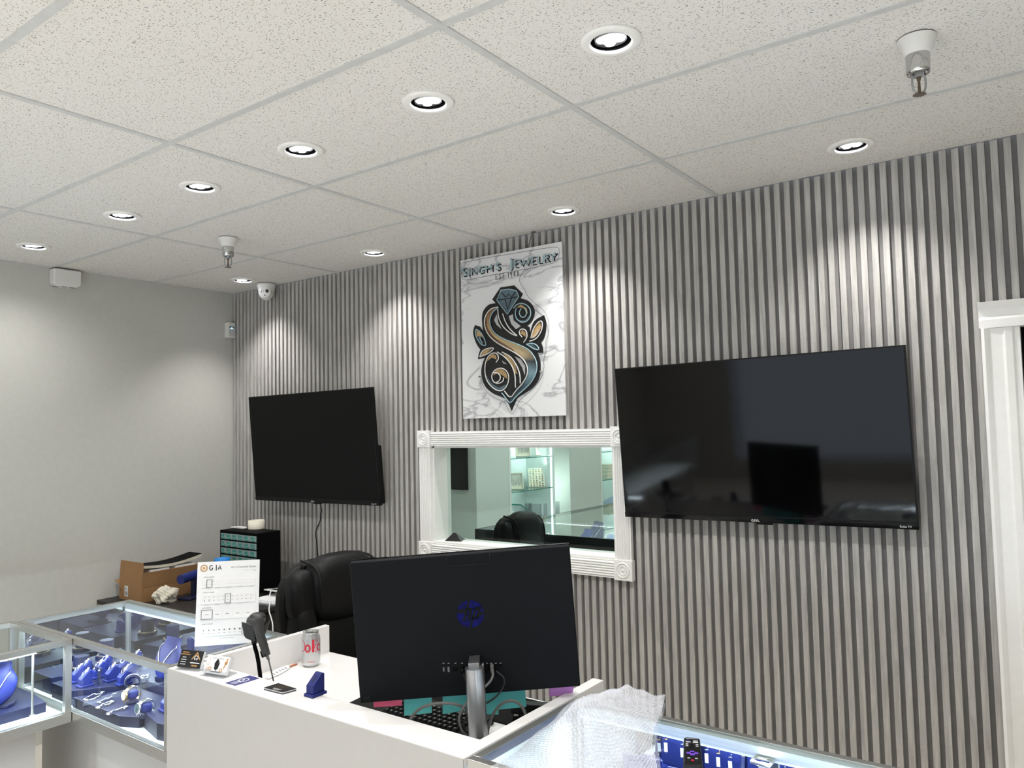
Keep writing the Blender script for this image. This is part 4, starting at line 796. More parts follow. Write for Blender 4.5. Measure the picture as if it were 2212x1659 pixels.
# clutter in the desk well
p = at(1062, 1570, 2, ZK); g = G(); g.box((-.048, -.145, .0003), (.048, .145, .004)); tag(g.build('mouse_pad', 'blackmatte', loc=(3.510, -1.56, ZK)), 'black pad on the desktop right of the silver pole', 'mouse pad')
g = G(); g.X = R(.1, 'Z'); g.box((-.04, -.05, .0003), (.035, .05, .012)); tag(g.build('white_pad', 'paper', loc=(3.508, -1.50, ZK + .0042)), 'small white paper pad on desk right of the silver pole', 'notepad')
dm = thing('stapler', 'black stapler lying in the desk well under right of computer', 'stapler', (3.46, -1.33, ZK + .0042), .6)
g = G(); g.box((-.07, -.02, .0005), (.075, .02, .012)); g.build('base', 'blackmatte', dm, bevel=.003)
g = G(); g.prism([(-.075, .022), (.07, .014), (.08, .03), (.04, .044), (-.06, .05), (-.075, .04)], -.017, .017, X=Matrix(((1, 0, 0, 0), (0, 0, -1, 0), (0, 1, 0, 0), (0, 0, 0, 1)))); g.build('handle', 'dark', dm, bevel=.004)
g = G(); g.cbox((-.06, 0, .017), (.012, .02, .012)); g.build('hinge', 'steel', dm)
g = G(); g.box((-.26, -.10, .0003), (.26, .10, .004)); tag(g.build('desk_mat', 'blackmatte', loc=(3.295, -1.303, ZK)), 'black mat on the desktop behind the keyboard', 'desk mat')
# ================================================================ SCANNER
sc = thing('barcode_scanner', 'dark grey handheld barcode scanner tilted in its cradle on pole', 'scanner', (0, 0, 0))
PS = at(563, 1466, 1, -1.635); base = V((PS.x, PS.y, ZK)); hd = at(557, 1385, 1, -1.62)
SN = V((CAMR[2][0], CAMR[2][1], 0)).normalized()
def sq(u, v, off=0.0): return atp(u, v, hd - SN * off, SN)
st = thing('scanner_stand', 'black scanner stand with winged cradle rising behind the desk ledge', 'stand', (0, 0, 0))
g = G(); g.lathe([(.075, .0005), (.075, .006), (.06, .012), (.012, .018), (0, .018)], 32, X=Matrix.Translation(base)); g.build('stand_base', 'dark', st)
g = G(); g.tube([base + V((0, 0, .015)), sq(563, 1466), sq(557, 1420), sq(549, 1392), sq(546, 1375)], .0065, 10, smooth=1); g.build('pole', 'blackmatte', st)
def plate(pts, th, nm, m, par):
    n = len(pts); g = G(); g.add(list(pts) + [p - SN * -th for p in pts], [list(range(n)), list(range(n, 2 * n))[::-1]] + [(i, n + i, n + (i + 1) % n, (i + 1) % n) for i in range(n)]); return g.build(nm, m, par, bevel=.0015)
plate([sq(521, 1344, .010), sq(547, 1350, .02), sq(551, 1384, .02), sq(549, 1387, .02), sq(531, 1379, .012), sq(527, 1374, .010)], .006, 'cradle_wing', 'scanb', st)
plate([sq(570, 1352, .02), sq(584, 1337, .010), sq(582, 1344, .008), sq(575, 1365, .012), sq(570, 1375, .02)], .006, 'cradle_wing', 'scanb', st)
g = G(); g.tube([sq(545, 1352, .0), sq(552, 1380, .0), sq(549, 1388, -.002)], .010, 10); g.build('cradle_back', 'dark', st)
g = G(); ps = [sq(556, 1330, .015), sq(557, 1340, .02), sq(559, 1355, .022), sq(563, 1375, .022), sq(569, 1392, .022), sq(574, 1408, .022), sq(577, 1416, .022)]
g.tube(ps, [.020, .020, .0165, .0145, .0135, .0125, .0115], 18); g.build('handle', 'scan', sc)
g = G(); c = sq(553, 1340, .012); g.sph(c, (.031, .030, .020), 24, X=None); 
g.build('head', 'scan', sc)
g = G(); c = sq(556, 1332, .010); g.sph(c, (.026, .026, .014), 20); g.build('head_cap', 'scanb', sc)
g = G(); g.tube([sq(568, 1405, .014), sq(572, 1418, .014)], .010, 12); g.build('handle_end', 'blackmatte', sc)
g = G(); g.tube([sq(573, 1404, .028), sq(578, 1420, .028), sq(581, 1426, .028)], [.006, .005, .0035], 10); cf = g.build('strain_relief', 'cable', sc)
g = G(); q = at(592, 1478, 2, ZK + .005); g.tube([sq(580, 1424, .028), sq(585, 1445, .02), sq(591, 1472, .0), q], .0024, 8, smooth=1); g.build('cable', 'cable', sc)
# ================================================================ GIA CHART
B0, B1 = at(420, 1397, 2, ZL), at(557, 1388, 2, ZL); ex = (B1 - B0); GW = ex.length; ex.normalize()
nrm = V((ex.y, -ex.x, 0)); tilt = .16
GX = frame(B0, ex, V((0, 0, 1)) - nrm * math.tan(tilt)); GH = .288
gi = thing('diamond_chart', 'white 4Cs of Diamond Quality chart standing on corner showcase', 'sign board', mtx=GX)
G().box((0, 0, -.006), (GW, GH, 0)).build('board', 'paper', gi, bevel=.001)
g = G(); g.X = GX.inverted(); mid = B0 + ex * GW * .5; bk = -nrm
a = GX @ V((GW * .3, GH * .75, -.006)); b = GX @ V((GW * .7, GH * .75, -.006)); c = V((a.x, a.y, ZL)) + bk * .06; d = V((b.x, b.y, ZL)) + bk * .06
g.add([a, b, d, c, a + bk * .003, b + bk * .003, d + bk * .003, c + bk * .003], [(0, 1, 2, 3), (7, 6, 5, 4), (0, 4, 5, 1), (2, 6, 7, 3), (1, 5, 6, 2), (0, 3, 7, 4)]); g.build('easel_back', 'paper', gi)
sx = GW / 950; sy = GH / 1330
def gp(cx, cy):
    """chart pixel (x across 0..950, y down 0..1330) to board coordinates"""
    return cx * sx, GH - cy * sy
g = G(); x_, y_ = gp(100, 100); g.lathe([(.0115, .0004), (.0085, .0004)], 32, X=T(x_, y_, 0)); g.lathe([(.0045, .0004), (0, .0004)], 24, X=T(x_, y_, 0)); g.torus((x_, y_, .0003), .0125, .0004, 32, 4); g.build('seal', 'goldink', gi)
for ch, xx in (('G', 180), ('I', 268), ('A', 310)):
    x_, y_ = gp(xx, 137); wd = .0125
    g = letter(ch, 0, 0, wd if ch != 'I' else .008, .0165, 0, .0015); g2 = G(); g2.v = [V((p.x + x_, p.z + y_, .0004 + p.y * .1)) for p in g.v]; g2.f, g2.m, g2.sm = g.f, g.m, g.sm; g2.build('letter', 'ink', gi)
def gtext(s_, cx, cy, size, m, right=False):
    x_, y_ = gp(cx, cy); g = G(); g.text(s_, size, X=T(x_, y_, .0004)); 
    if right: dx = max(p.x for p in g.v) - x_; g.v = [V((p.x - dx, p.y, p.z)) for p in g.v]
    g.build('lettering', m, gi)
gtext('4Cs of Diamond Quality', 900, 118, .0088, 'greyink', True); gtext('COLOR, CLARITY, CUT, CARAT WEIGHT', 900, 160, .0026, 'greyink', True); gtext('GRADES', 900, 180, .0026, 'greyink', True)
rows = [(255, 'COLOR GRADE', 300, 400, 23, 2, 4), (500, 'CLARITY GRADE', 535, 660, 11, 5, 6), (745, 'CUT GRADE', 780, 905, 5, 0, 1), (1000, 'CARAT WEIGHT', 1040, 1160, 10, 8, 9)]
for ty, nm, ya, yb, nc, h0, h1 in rows:
    gtext(nm, 95, ty, .0052, 'greyink'); x0_, x1_ = 60, 895
    a = gp(x0_, yb + 15); b = gp(x1_, ya - 5); g = G(); g.box((a[0], a[1], 0), (b[0], b[1], .0018)); sl = g.build('slide_strip', 'white', gi)
    cw = (x1_ - x0_ - 60) / nc; g = G()
    for k in range(nc + 1): xx = x0_ + 30 + cw * k; a = gp(xx - .8, yb); b = gp(xx + .8, ya); g.box((a[0], a[1], .0018), (b[0], b[1], .0020))
    g.build('cell_line', 'lightink', sl)
    g = G()
    for k in range(nc):
        cx_ = x0_ + 30 + cw * (k + .5); x_, y_ = gp(cx_, (ya + yb) / 2)
        if nm[1] == 'L': 
            a = gp(cx_, ya + 30); g.torus((a[0], a[1], .0020), .0026, .0003, 16, 4); a = gp(cx_, yb - 40); g.cbox((a[0], a[1], .0020), (.005 if k > 1 else .002, .0014 if k > 1 else .008, .0003))
        elif nm[1] == 'U': g.cbox((x_, y_, .0020), (.012, .0016, .0003))
        elif nm[1] == 'O': g.cbox((x_, y_ - .004, .0020), (.0014, .0014, .0003))
        else:
            a = gp(cx_, ya + 50); r_ = .0018 + .00026 * k; g.lathe([(r_, .0021), (0, .0021)], 14, X=T(a[0], a[1], 0)); a = gp(cx_, yb - 22); g.cbox((a[0], a[1], .0020), (.007, .0011, .0003))
    g.build('cell_print', 'greyink', sl)
    a = gp(x0_ + 30 + cw * h0 - 6, yb + 8); b = gp(x0_ + 30 + cw * h1 + 6, ya - 10); g = G(); g.tube([(a[0], a[1], .0028), (b[0], a[1], .0028), (b[0], b[1], .0028), (a[0], b[1], .0028)], .0011, 6, closed=True); g.build('slider_frame', 'greyink', gi)
g = G()
for cy_, n_ in ((425, 5), (690, 4), (1225, 1)):
    for k in range(n_): a = gp(150 + 170 * k if n_ > 1 else 480, cy_); g.cbox((a[0], a[1], .0003), (.018 if n_ > 1 else .05, .0014, .0003))
a = gp(480, 1195); g.cbox((a[0], a[1], .0003), (.17, .0008, .0003)); g.build('small_print', 'lightink', gi)
# ================================================================ CHAIRS
def office_chair(label, loc_, rz, sc_=1.0):
    t_ = thing('office_chair', label, 'chair', loc_, rz, None)
    yz = Matrix(((0, 0, 1, 0), (1, 0, 0, 0), (0, 1, 0, 0), (0, 0, 0, 1)))
    def arch(hw, zt, zb, n=14, rr=.22):
        pts = [(-hw * .86, zb), (hw * .86, zb)]
        for k in range(n + 1):
            a = PI * k / n; pts.append((hw * (1 if abs(math.cos(a)) < .999 else 1) * math.copysign(abs(math.cos(a)) ** .55, math.cos(a)), zt - rr + rr * math.sin(a) ** .8))
        return pts
    g = G(); g.prism(arch(.292, 1.10, .48), -.335, -.270, X=yz); g.build('back_shell', 'leather', t_, bevel=.02, seg=3)
    for y0_, y1_ in ((-.265, -.155), (-.15, .15), (.155, .265)):
        g = G(); g.sph((-.235, (y0_ + y1_) / 2, .70), (.075, (y1_ - y0_) / 2 + .008, .235), 24, e=.62); g.build('back_cushion', 'leather', t_)
    for s_ in (-1, 1):
        g = G(); g.sph((-.235, s_ * .205, .945), (.062, .075, .125), 24, e=.7); g.build('shoulder_cushion', 'leather', t_)
    g = G(); g.sph((-.220, 0, .965), (.088, .185, .160), 32, e=.62); g.build('head_pad', 'leather', t_)
    g = G(); g.tube([(-.29, -.17, 1.10), (-.16, -.172, 1.085), (-.128, -.173, 1.0), (-.128, -.172, .90)], .006, 8, smooth=2); g.tube([(-.29, .17, 1.10), (-.16, .172, 1.085), (-.128, .173, 1.0), (-.128, .172, .90)], .006, 8, smooth=2); g.build('pad_seam', 'leather', t_)
    g = G(); g.sph((.04, 0, .50), (.27, .27, .07), 28, e=.6); g.build('seat', 'leather', t_)
    for s_ in (-1, 1):
        g = G(); g.tube([(-.22, s_ * .29, .52), (-.18, s_ * .30, .70), (.12, s_ * .30, .70), (.18, s_ * .29, .50)], .022, 10, smooth=2); g.build('armrest', 'dark', t_)
    g = G(); g.cyl((0, 0, .09), (0, 0, .45), .028, n=16); g.build('gas_column', 'dark', t_)
    g = G(); g.cbox((0, 0, .44), (.2, .2, .03)); g.build('seat_plate', 'dark', t_)
    for k in range(5):
        a = 2 * PI * k / 5; g = G(); g.tube([(0, 0, .10), (.29 * math.cos(a), .29 * math.sin(a), .075)], [.03, .018], 10); lg_ = g.build('base_leg', 'dark', t_)
        g = G(); g.cyl((.29 * math.cos(a) - .02 * math.sin(a), .29 * math.sin(a) + .02 * math.cos(a), .03), (.29 * math.cos(a) + .02 * math.sin(a), .29 * math.sin(a) - .02 * math.cos(a), .03), .03, n=18); g.build('caster', 'dark', lg_)
    return t_
ch = office_chair('black leather office chair with padded headrest behind the sales desk', (2.06, -.66, 0), -.06)
bc2 = dup(ch, (1.965, .955, 0.0), -.12, 'black leather office chair in the back room seen through the window'); bc2.scale = (.85, .72, 1.03)
# ================================================================ CORNER TABLE AND CLUTTER
TZ = .74
tb = thing('drawer_chest', 'low black drawer chest in the corner carrying box and organizer', 'chest', (0, 0, 0))
G().box((.004, -.915, TZ - .022), (1.10, -.02, TZ)).build('top', 'wood', tb, bevel=.001)
G().box((.02, -.895, 0), (1.07, -.025, TZ - .022)).build('carcass', 'wood', tb)
for k in range(6):
    g = G(); g.box((1.07, -.89, .03 + .114 * k), (1.088, -.03, .138 + .114 * k)); dr = g.build('drawer', 'wood', tb, bevel=.002)
bx = at(268, 1298, 2, TZ + .002); bz = at(312, 1302, 2, TZ + .002)
bw = .25; bl_ = .42; bh = .086; bp0 = V((.078, -.82, TZ))
cb = thing('cardboard_box', 'open brown cardboard box with raised flaps against the left wall', 'box', (bp0.x, bp0.y, TZ), .02)
g = G(); t = .004
g.box((0, 0, .0005), (bw, bl_, t)); g.box((0, 0, t), (bw, t, bh)); g.box((0, bl_ - t, t), (bw, bl_, bh)); g.box((0, t, t), (t, bl_ - t, bh)); g.box((bw - t, t, t), (bw, bl_ - t, bh)); g.build('box_body', 'card', cb)
g = G(); g.X = T(0, .002, bh) @ R(-.06, 'X'); g.box((0, -.002, 0), (bw - .002, .002, .140)); g.build('flap', 'card', cb)
g = G(); g.X = T(bw, 0, bh) @ R(.16, 'Y'); g.box((-.002, .004, 0), (.002, bl_ - .004, .086)); g.build('flap', 'card', cb)
g = G(); g.X = T(0, 0, bh) @ R(-1.25, 'Y'); g.box((-.002, .0, 0), (.002, .10, .055)); g.build('flap', 'card', cb)
g = G(); g.box((.062, -.0008, .02), (.098, 0, .082)); lb_ = g.build('shipping_label', 'paper', cb)
g = G()
for k in range(9): g.box((.068 + .003 * k, -.0012, .026), (.0690 + .003 * k, -.0008, .05))
for k in range(3): g.box((.068, -.0012, .058 + .007 * k), (.09 - .004 * k, -.0008, .061 + .007 * k))
g.build('label_print', 'ink', lb_)
g = G(); g.torus((0, 0, 0), .008, .001, 12, 5, X=frame((.022, -.001, .055), (1, 0, 0), (0, 0, 1))); g.build('box_print', 'brownart', cb)
# curved cream display riser lying on the box
cr = thing('curved_riser', 'curved cream display riser with black top lying across the box', 'display', (bp0.x, bp0.y, TZ), .0)
n = 14; pts = []
for k in range(n + 1): q = k / n; pts.append((.03 + .385 * q, .188 + .016 * q * q - .016 * math.sin(PI * q)))
prof = [(y, z) for y, z in pts] + [(y, z + .016) for y, z in pts[::-1]]
YZ = Matrix(((0, 0, 1, 0), (1, 0, 0, 0), (0, 1, 0, 0), (0, 0, 0, 1)))
g = G(); g.prism(prof, .06, .20, X=YZ); g.build('foam_shell', 'cream', cr)
g = G(); g.prism([(y, z + .0162) for y, z in pts] + [(y, z + .019) for y, z in pts[::-1]], .062, .198, X=YZ); g.build('top_pad', 'blackmatte', cr)
g = G(); g.box((.03, .06, .008), (.21, .40, .08)); g.box((.07, .08, .08), (.20, .2, .170)); g.box((.08, .24, .08), (.20, .37, .172)); tag(g.build('packed_box', 'paper', loc=(bp0.x + .002, bp0.y, TZ)), 'white packing inside the brown cardboard box', 'packing')
# crumpled paper
bmx = bmesh.new(); bmesh.ops.create_icosphere(bmx, subdivisions=4, radius=1)
for v in bmx.verts:
    q = v.co.copy(); r_ = 1 + .22 * math.sin(q.x * 5.1 + q.y * 3.3) * math.cos(q.z * 4.7 + q.x * 2) + .14 * abs(math.sin(q.y * 9 + q.z * 7)) - .10 * abs(math.sin(q.x * 11 + q.z * 5))
    v.co = V((q.x * .058 * r_, q.y * .062 * r_, max(-.036, q.z * .048 * r_)))
me = bpy.data.meshes.new('crumpled_paper'); bmx.to_mesh(me); bmx.free(); me.materials.append(M['crumple'])
o = bpy.data.objects.new('crumpled_paper', me); C.objects.link(o); p = at(350, 1303, 2, TZ); o.location = (p.x - .01, p.y + .03, TZ + .037); tag(o, 'crumpled ball of off-white paper in front of the cardboard box', 'paper')
# bracelet bar
p = at(410, 1290, 2, TZ + .004)
bb = thing('bracelet_bar', 'royal blue T-bar bracelet display beside the cardboard box', 'display', (p.x + .01, p.y + .02, TZ), PI / 2 + .35)
g = G(); g.box((-.085, -.045, .0005), (.085, .045, .014)); g.build('base', 'bluedark', bb, bevel=.004)
g = G(); g.box((-.014, -.012, .014), (.014, .012, .115)); g.build('post', 'bluedark', bb, bevel=.002)
g = G(); g.X = T(0, 0, .132) @ R(-.05, 'Y'); g.cyl((-.115, 0, 0), (.115, 0, 0), .027, n=28); g.build('bar', 'blue', bb, bevel=.003)
# drawer organizer
oz0 = TZ; ox0, ox1, oy0, oz1 = .394, .776, -.352, 1.110
og = thing('parts_organizer', 'black parts cabinet of small clear drawers in the room corner', 'organizer', (ox0, oy0, TZ))
ow, oh, od = ox1 - ox0, oz1 - TZ, .165
g = G(); g.box((0, .010, 0.0005), (ow, od, oh)); g.box((0, 0, 0.0005), (.008, .010, oh)); g.box((ow - .008, 0, 0.0005), (ow, .010, oh)); g.box((.008, 0, oh - .010), (ow - .008, .010, oh)); g.build('housing', 'blackmatte', og, bevel=.001)
nr, nc = 8, 6; cw_, rh = (ow - .016) / nc, (oh - .014) / nr; d0 = None
for r_ in range(nr):
    for c_ in range(nc):
        if d0 is None:
            g = G(); g.box((.002, 0, 0), (cw_ - .002, .009, rh - .010)); d0 = o = g.build('drawer', 'drawer', og)
            g = G(); g.box((cw_ * .3, -.010, rh * .10), (cw_ * .7, 0, rh * .22)); g.box((.006, -.0006, rh * .34), (cw_ * .55, 0, rh * .62)); pl0 = q = g.build('drawer_pull', 'teal', d0)
        else:
            o = d0.copy(); C.objects.link(o); o.parent = og; q = pl0.copy(); C.objects.link(q); q.parent = o
        o.location = (.008 + cw_ * c_, 0, .006 + rh * r_)
p = at(545, 1143, 2, oz1)
g = G(); g.lathe([(.050, .0005), (.050, .052), (.041, .052), (.041, .0005), (.050, .0005)], 36); tag(g.build('tape_roll', 'cream', loc=(p.x, p.y + .03, oz1)), 'cream roll of tape on top of the black parts cabinet', 'tape roll')
g = G(); g.box((-.07, -.012, .0005), (.06, .02, .006)); g.box((-.03, -.01, .006), (.055, .018, .010)); p = at(516, 1141, 2, oz1); tag(g.build('paper_strip', 'paper', loc=(p.x, p.y, oz1)), 'thin white paper pad on parts cabinet left of tape roll', 'paper')
p = at(480, 1206, 1, -.47); g = G(); g.lathe([(0, .0005), (.036, .0005), (.038, .004), (.038, p.z - TZ - .028), (0, p.z - TZ - .028)], 28); j = g.build('jar', 'white2', loc=(p.x, p.y, TZ)); tag(j, 'jar with bright blue lid in front of the parts cabinet', 'jar')
g = G(); g.lathe([(.043, p.z - TZ - .028), (.045, p.z - TZ - .022), (.045, p.z - TZ), (.038, p.z - TZ), (.036, p.z - TZ - .004), (0, p.z - TZ - .004)], 28); g.build('lid', 'bluecap', j)
# clear trays and white cable on the right of the chest
p = at(578, 1275, 2, .775)
ct = thing('clear_tray', 'clear plastic tray with white papers on right end of black chest', 'tray', (.955, p.y - .02, TZ), .05)
g = G(); g.box((-.13, -.16, .0005), (.13, .16, .004)); g.box((-.13, -.16, .004), (-.126, .16, .03)); g.box((.126, -.16, .004), (.13, .16, .03)); g.box((-.126, -.16, .004), (.126, -.156, .03)); g.build('tray_body', 'clear', ct)
g = G(); g.X = R(.06, 'Z'); g.box((-.11, -.14, .0045), (.11, .13, .012)); g.build('paper_stack', 'paper', ct)
g = G(); g.X = T(0, .06, .036) @ R(-.10, 'X'); g.box((-.12, -.07, 0), (.14, .05, .006)); dv = g.build('power_strip', 'white2', ct); 
g = G(); g.X = T(0, .06, .0421) @ R(-.10, 'X'); g.box((-.10, -.045, 0), (.12, -.005, .001)); g.build('black_band', 'ink', ct)
g = G(); g.tube([at(587, 1274, 1, -.40), at(582, 1284, 1, -.45), at(584, 1300, 1, -.50), at(580, 1318, 1, -.52), at(586, 1335, 1, -.55), at(590, 1352, 1, -.58), at(588, 1400, 1, -.6)], .0035, 8, smooth=2); tag(g.build('charging_cable', 'cablew'), 'white charging cable hanging off the right end of black chest', 'cable')
# ================================================================ SHOWCASE CONTENTS
ZD = .700
def riser(label, pts, h, z=ZD, m='bluedark', grp='blue risers inside the showcases'):
    c = (sum(p[0] for p in pts) / len(pts), sum(p[1] for p in pts) / len(pts))
    g = G(); g.prism([(p[0] - c[0], p[1] - c[1]) for p in pts], .0004, h); o = g.build('display_riser', m, loc=(c[0], c[1], z), bevel=.0015); return tag(o, label, 'riser', grp)
riser('low blue riser with cut corner in front part of corner showcase, under watches', [(1.672, -1.797), (2.02, -1.797), (2.09, -1.765), (2.09, -1.60), (1.80, -1.60), (1.757, -1.66)], .037)
riser('thicker blue riser with cut corner beside the white desk end', [(2.105, -1.755), (2.24, -1.785), (2.335, -1.77), (2.335, -1.60), (2.105, -1.60)], .055)
riser('wide blue riser under rows of ring blocks in corner showcase', [(1.485, -1.79), (1.655, -1.79), (1.745, -1.66), (1.79, -1.595), (1.79, -1.42), (1.485, -1.42)], .055)
riser('low blue riser carrying bust and bangles in corner showcase', [(1.80, -1.585), (2.06, -1.585), (2.06, -1.43), (1.80, -1.43)], .060)
riser('wide blue riser at left end of the corner showcase', [(1.29, -1.78), (1.45, -1.78), (1.47, -1.74), (1.47, -1.45), (1.29, -1.42)], .065)
riser('blue riser at back right of corner showcase near chart', [(2.08, -1.585), (2.33, -1.585), (2.33, -1.43), (2.08, -1.43)], .060)
def ring(loc_, label, rz, gold=False, lean=.55):
    t_ = thing('ring', label, 'ring', loc_, rz, 'tagged rings on blue blocks')
    X = T(0, 0, .006) @ R(PI / 2 - lean, 'X')
    g = G(); g.torus((0, 0, 0), .0088, .0013, 24, 6, X=X); g.build('band', 'gold' if gold else 'silver', t_)
    g = G(); g.lathe([(0, .0), (.0042, .004), (.003, .0058), (0, .0058)], 8, X=X @ T(0, .009, 0) @ R(-PI / 2, 'X'), sm=False); g.build('stone', 'silver', t_)
    g = G(); g.X = T(.006, .006, .010) @ R(.8, 'X') @ R(.3, 'Z'); g.box((-.004, -.002, 0), (.005, .017, .0012)); g.build('price_tag', 'tag', t_)
    return t_
RS = [(1.557, -1.727, 'leftmost blue ring block, half behind the corner frame post'), (1.641, -1.738, 'nearest blue ring block at front of corner showcase'), (1.514, -1.68, 'blue ring block at left of second row, behind corner post'), (1.575, -1.655, 'blue ring block in second row behind the nearest one'), (1.660, -1.647, 'blue ring block right of earring stand in corner showcase'), (1.514, -1.60, 'blue ring block in the third row, tallest looking at back left'),
      (1.61, -1.575, 'blue ring block in the third row centre, under top rail'), (1.745, -1.642, 'blue ring block at right end of rows, nearest the round bangle holder'), (1.684, -1.588, 'blue ring block in rearmost row at left'), (1.56, -1.50, 'blue ring block in rearmost row at right'), (2.16, -1.70, 'blue ring block on thicker riser beside white desk'), (2.25, -1.72, 'blue ring block on thicker riser, partly behind the white desk'), (2.13, -1.50, 'blue ring block at back right under the chart, left of pair'), (2.21, -1.50, 'blue ring block at back right under the chart, right of pair')]
for k, (x, y, l) in enumerate(RS):
    zr = ZD + (.055 if x < 1.79 else (.055 if y < -1.6 else .060)); o = dup(lone, (x, y, zr), random.uniform(-.1, .1), l, 'ring blocks in the corner showcase')
    ring((x, y - .004, zr + .0445), 'tagged ring on the ' + l.split(',')[0][:60], random.uniform(-.3, .3), k in (7, 10))
# busts with necklaces
def bust(label, loc_, rz, s_, nlabel, lean=.42):
    t_ = thing('necklace_bust', label, 'bust', loc_, rz, None)
    g = G(); g.prism([(-.040 * s_, -.03 * s_), (.040 * s_, -.03 * s_), (.048 * s_, .0), (.040 * s_, .03 * s_), (-.04 * s_, .03 * s_), (-.048 * s_, 0)], .0005, .014 * s_); g.build('base', 'bluedark', t_, bevel=.003)
    sec = [(.0, .016, .012), (.012, .034, .018), (.035, .052, .023), (.065, .062, .026), (.090, .062, .028), (.108, .052, .030), (.122, .039, .031), (.140, .034, .030), (.150, .035, .030)]
    X = T(0, -.030 * s_, .012 * s_) @ R(-lean, 'X'); vs = []; fs = []; n = 28
    for h, a, b in sec:
        for k in range(n): th = 2 * PI * k / n; vs.append((a * s_ * math.cos(th), b * s_ * math.sin(th) * (1 if math.sin(th) < 0 else .55), h * s_))
    for q in range(len(sec) - 1):
        for k in range(n): fs.append((q * n + k, q * n + (k + 1) % n, (q + 1) * n + (k + 1) % n, (q + 1) * n + k))
    g = G(); g.add(vs, fs, 0, True, X); g.add(vs[:n], [list(range(n))[::-1]], 0, False, X); g.add(vs[-n:], [list(range(n))], 0, False, X); g.build('bust_form', 'blue', t_)
    nk = thing('necklace', nlabel, 'necklace', loc_, rz, None)
    pts = []
    for k in range(25):
        q = -1 + 2 * k / 24; xx = .046 * q; h = .034 + .088 * abs(q) ** 1.25
        sh = next(i for i in range(len(sec) - 1) if sec[i][0] <= h <= sec[i + 1][0]); f = (h - sec[sh][0]) / (sec[sh + 1][0] - sec[sh][0]); a = sec[sh][1] * (1 - f) + sec[sh + 1][1] * f; b = sec[sh][2] * (1 - f) + sec[sh + 1][2] * f
        xx = min(max(xx, -a * .93), a * .93); yy = -b * math.sqrt(max(0, 1 - (xx / a) ** 2)) - .0022; pts.append((xx * s_, yy * s_, h * s_))
    g = G(); g.tube(pts, .0019 * s_ + .0004, 6, X=X); ch_ = g.build('chain', 'silver', nk)
    g = G()
    for p_ in pts[4:-4:2]: g.sph(p_, .0032 * s_, 8, X=X)
    g.build('bead', 'silver', nk)
    return t_
bust('royal blue necklace bust in corner showcase behind the black card holder', (1.855, -1.525, ZD + .060), .12, 1.02, 'silver necklace on blue bust in the corner showcase')
bust('royal blue necklace bust in left showcase, at left photo edge', (1.545, -1.990, ZD + .036), .75, 1.0, 'silver necklace on bust in the left showcase', lean=.25)
riser('blue riser under the necklace bust in left showcase', [(1.34, -2.12), (1.64, -2.10), (1.64, -1.875), (1.50, -1.86), (1.34, -1.86)], .036)
riser('low blue riser at bottom left photo edge in left showcase', [(1.55, -2.40), (1.68, -2.40), (1.68, -2.14), (1.55, -2.14)], .03)
for k, (x, y, rz_) in enumerate(((1.62, 2.05, -.2), (1.95, 1.85, .1), (1.45, 2.5, -.1))):
    l_ = ['nearer blue', 'rightmost blue', 'farthest blue'][k] + ' necklace bust in the dark framed showcase beyond the window'
    bust(l_, (x, y, ZD), rz_, 1.3, 'silver necklace on ' + l_[:l_.index(' bust')].replace(' necklace', '') + ' bust beyond the window')
# watches
def watch(label, loc_, rz, gold, tilt):
    t_ = thing('wristwatch', label, 'watch', loc_, rz, 'wristwatches in the corner showcase'); m = 'gold' if gold else 'silver'
    X = T(0, 0, .030) @ R(tilt, 'X') @ R(PI / 2, 'Y')
    for k in range(22):
        a = 2 * PI * k / 22 + .32
        if k in (0, 21, 20): continue
        g = G(); g.cbox((0, 0, 0), (.0112, .0032, .019), 0, X @ R(a, 'Z') @ T(0, .0275, 0)); g.build('bracelet_link', m, t_, bevel=.001) if k % 2 else g.build('bracelet_link', 'silver', t_, bevel=.001)
    D_ = X @ R(.32 - .14, 'Z') @ T(0, .0285, 0) @ R(-PI / 2, 'X')
    g = G(); g.lathe([(0, -.004), (.017, -.004), (.0185, 0), (.018, .004), (.0145, .006), (.0145, .005), (0, .005)], 32, X=D_); g.build('case', m, t_)
    g = G(); g.lathe([(.0142, .0056), (0, .0056)], 28, X=D_); dl = g.build('dial', 'tag' if gold else 'steelart', t_)
    g = G(); g.cbox((.003, 0, .0062), (.009, .0012, .0004), 0, D_); g.cbox((0, .004, .0062), (.001, .010, .0004), 0, D_); g.build('hands', 'ink', dl)
    g = G(); g.cyl(D_ @ V((.018, 0, 0)), D_ @ V((.022, 0, 0)), .003, n=10); g.build('crown', m, t_)
def cuff(label, loc_, rz):
    t_ = thing('watch_cuff', label, 'watch stand', loc_, rz, 'blue watch cuffs')
    g = G(); g.box((-.022, -.02, .0004), (.022, .02, .010)); g.build('base', 'bluedark', t_, bevel=.002)
    g = G(); g.sph((0, 0, .030), (.013, .020, .018), 22, e=.7); g.build('cushion', 'blue', t_)
z_ = ZD + .037
wa = at(280, 1497, 2, z_ + .03); cuff('blue watch cuff inside gold watch bracelet', (wa.x + .02, wa.y, z_), -.5); watch('gold and silver wristwatch on cuff, upper one beside bracelets', (wa.x + .02, wa.y, z_), 3.15, True, -.1)
wb = at(306, 1530, 2, z_ + .025); cuff('blue watch cuff inside silver watch bracelet near case front', (wb.x + .02, wb.y + .005, z_), -.4); watch('silver steel wristwatch standing near the front glass of corner showcase', (wb.x + .02, wb.y + .005, z_), 3.1, False, .0)
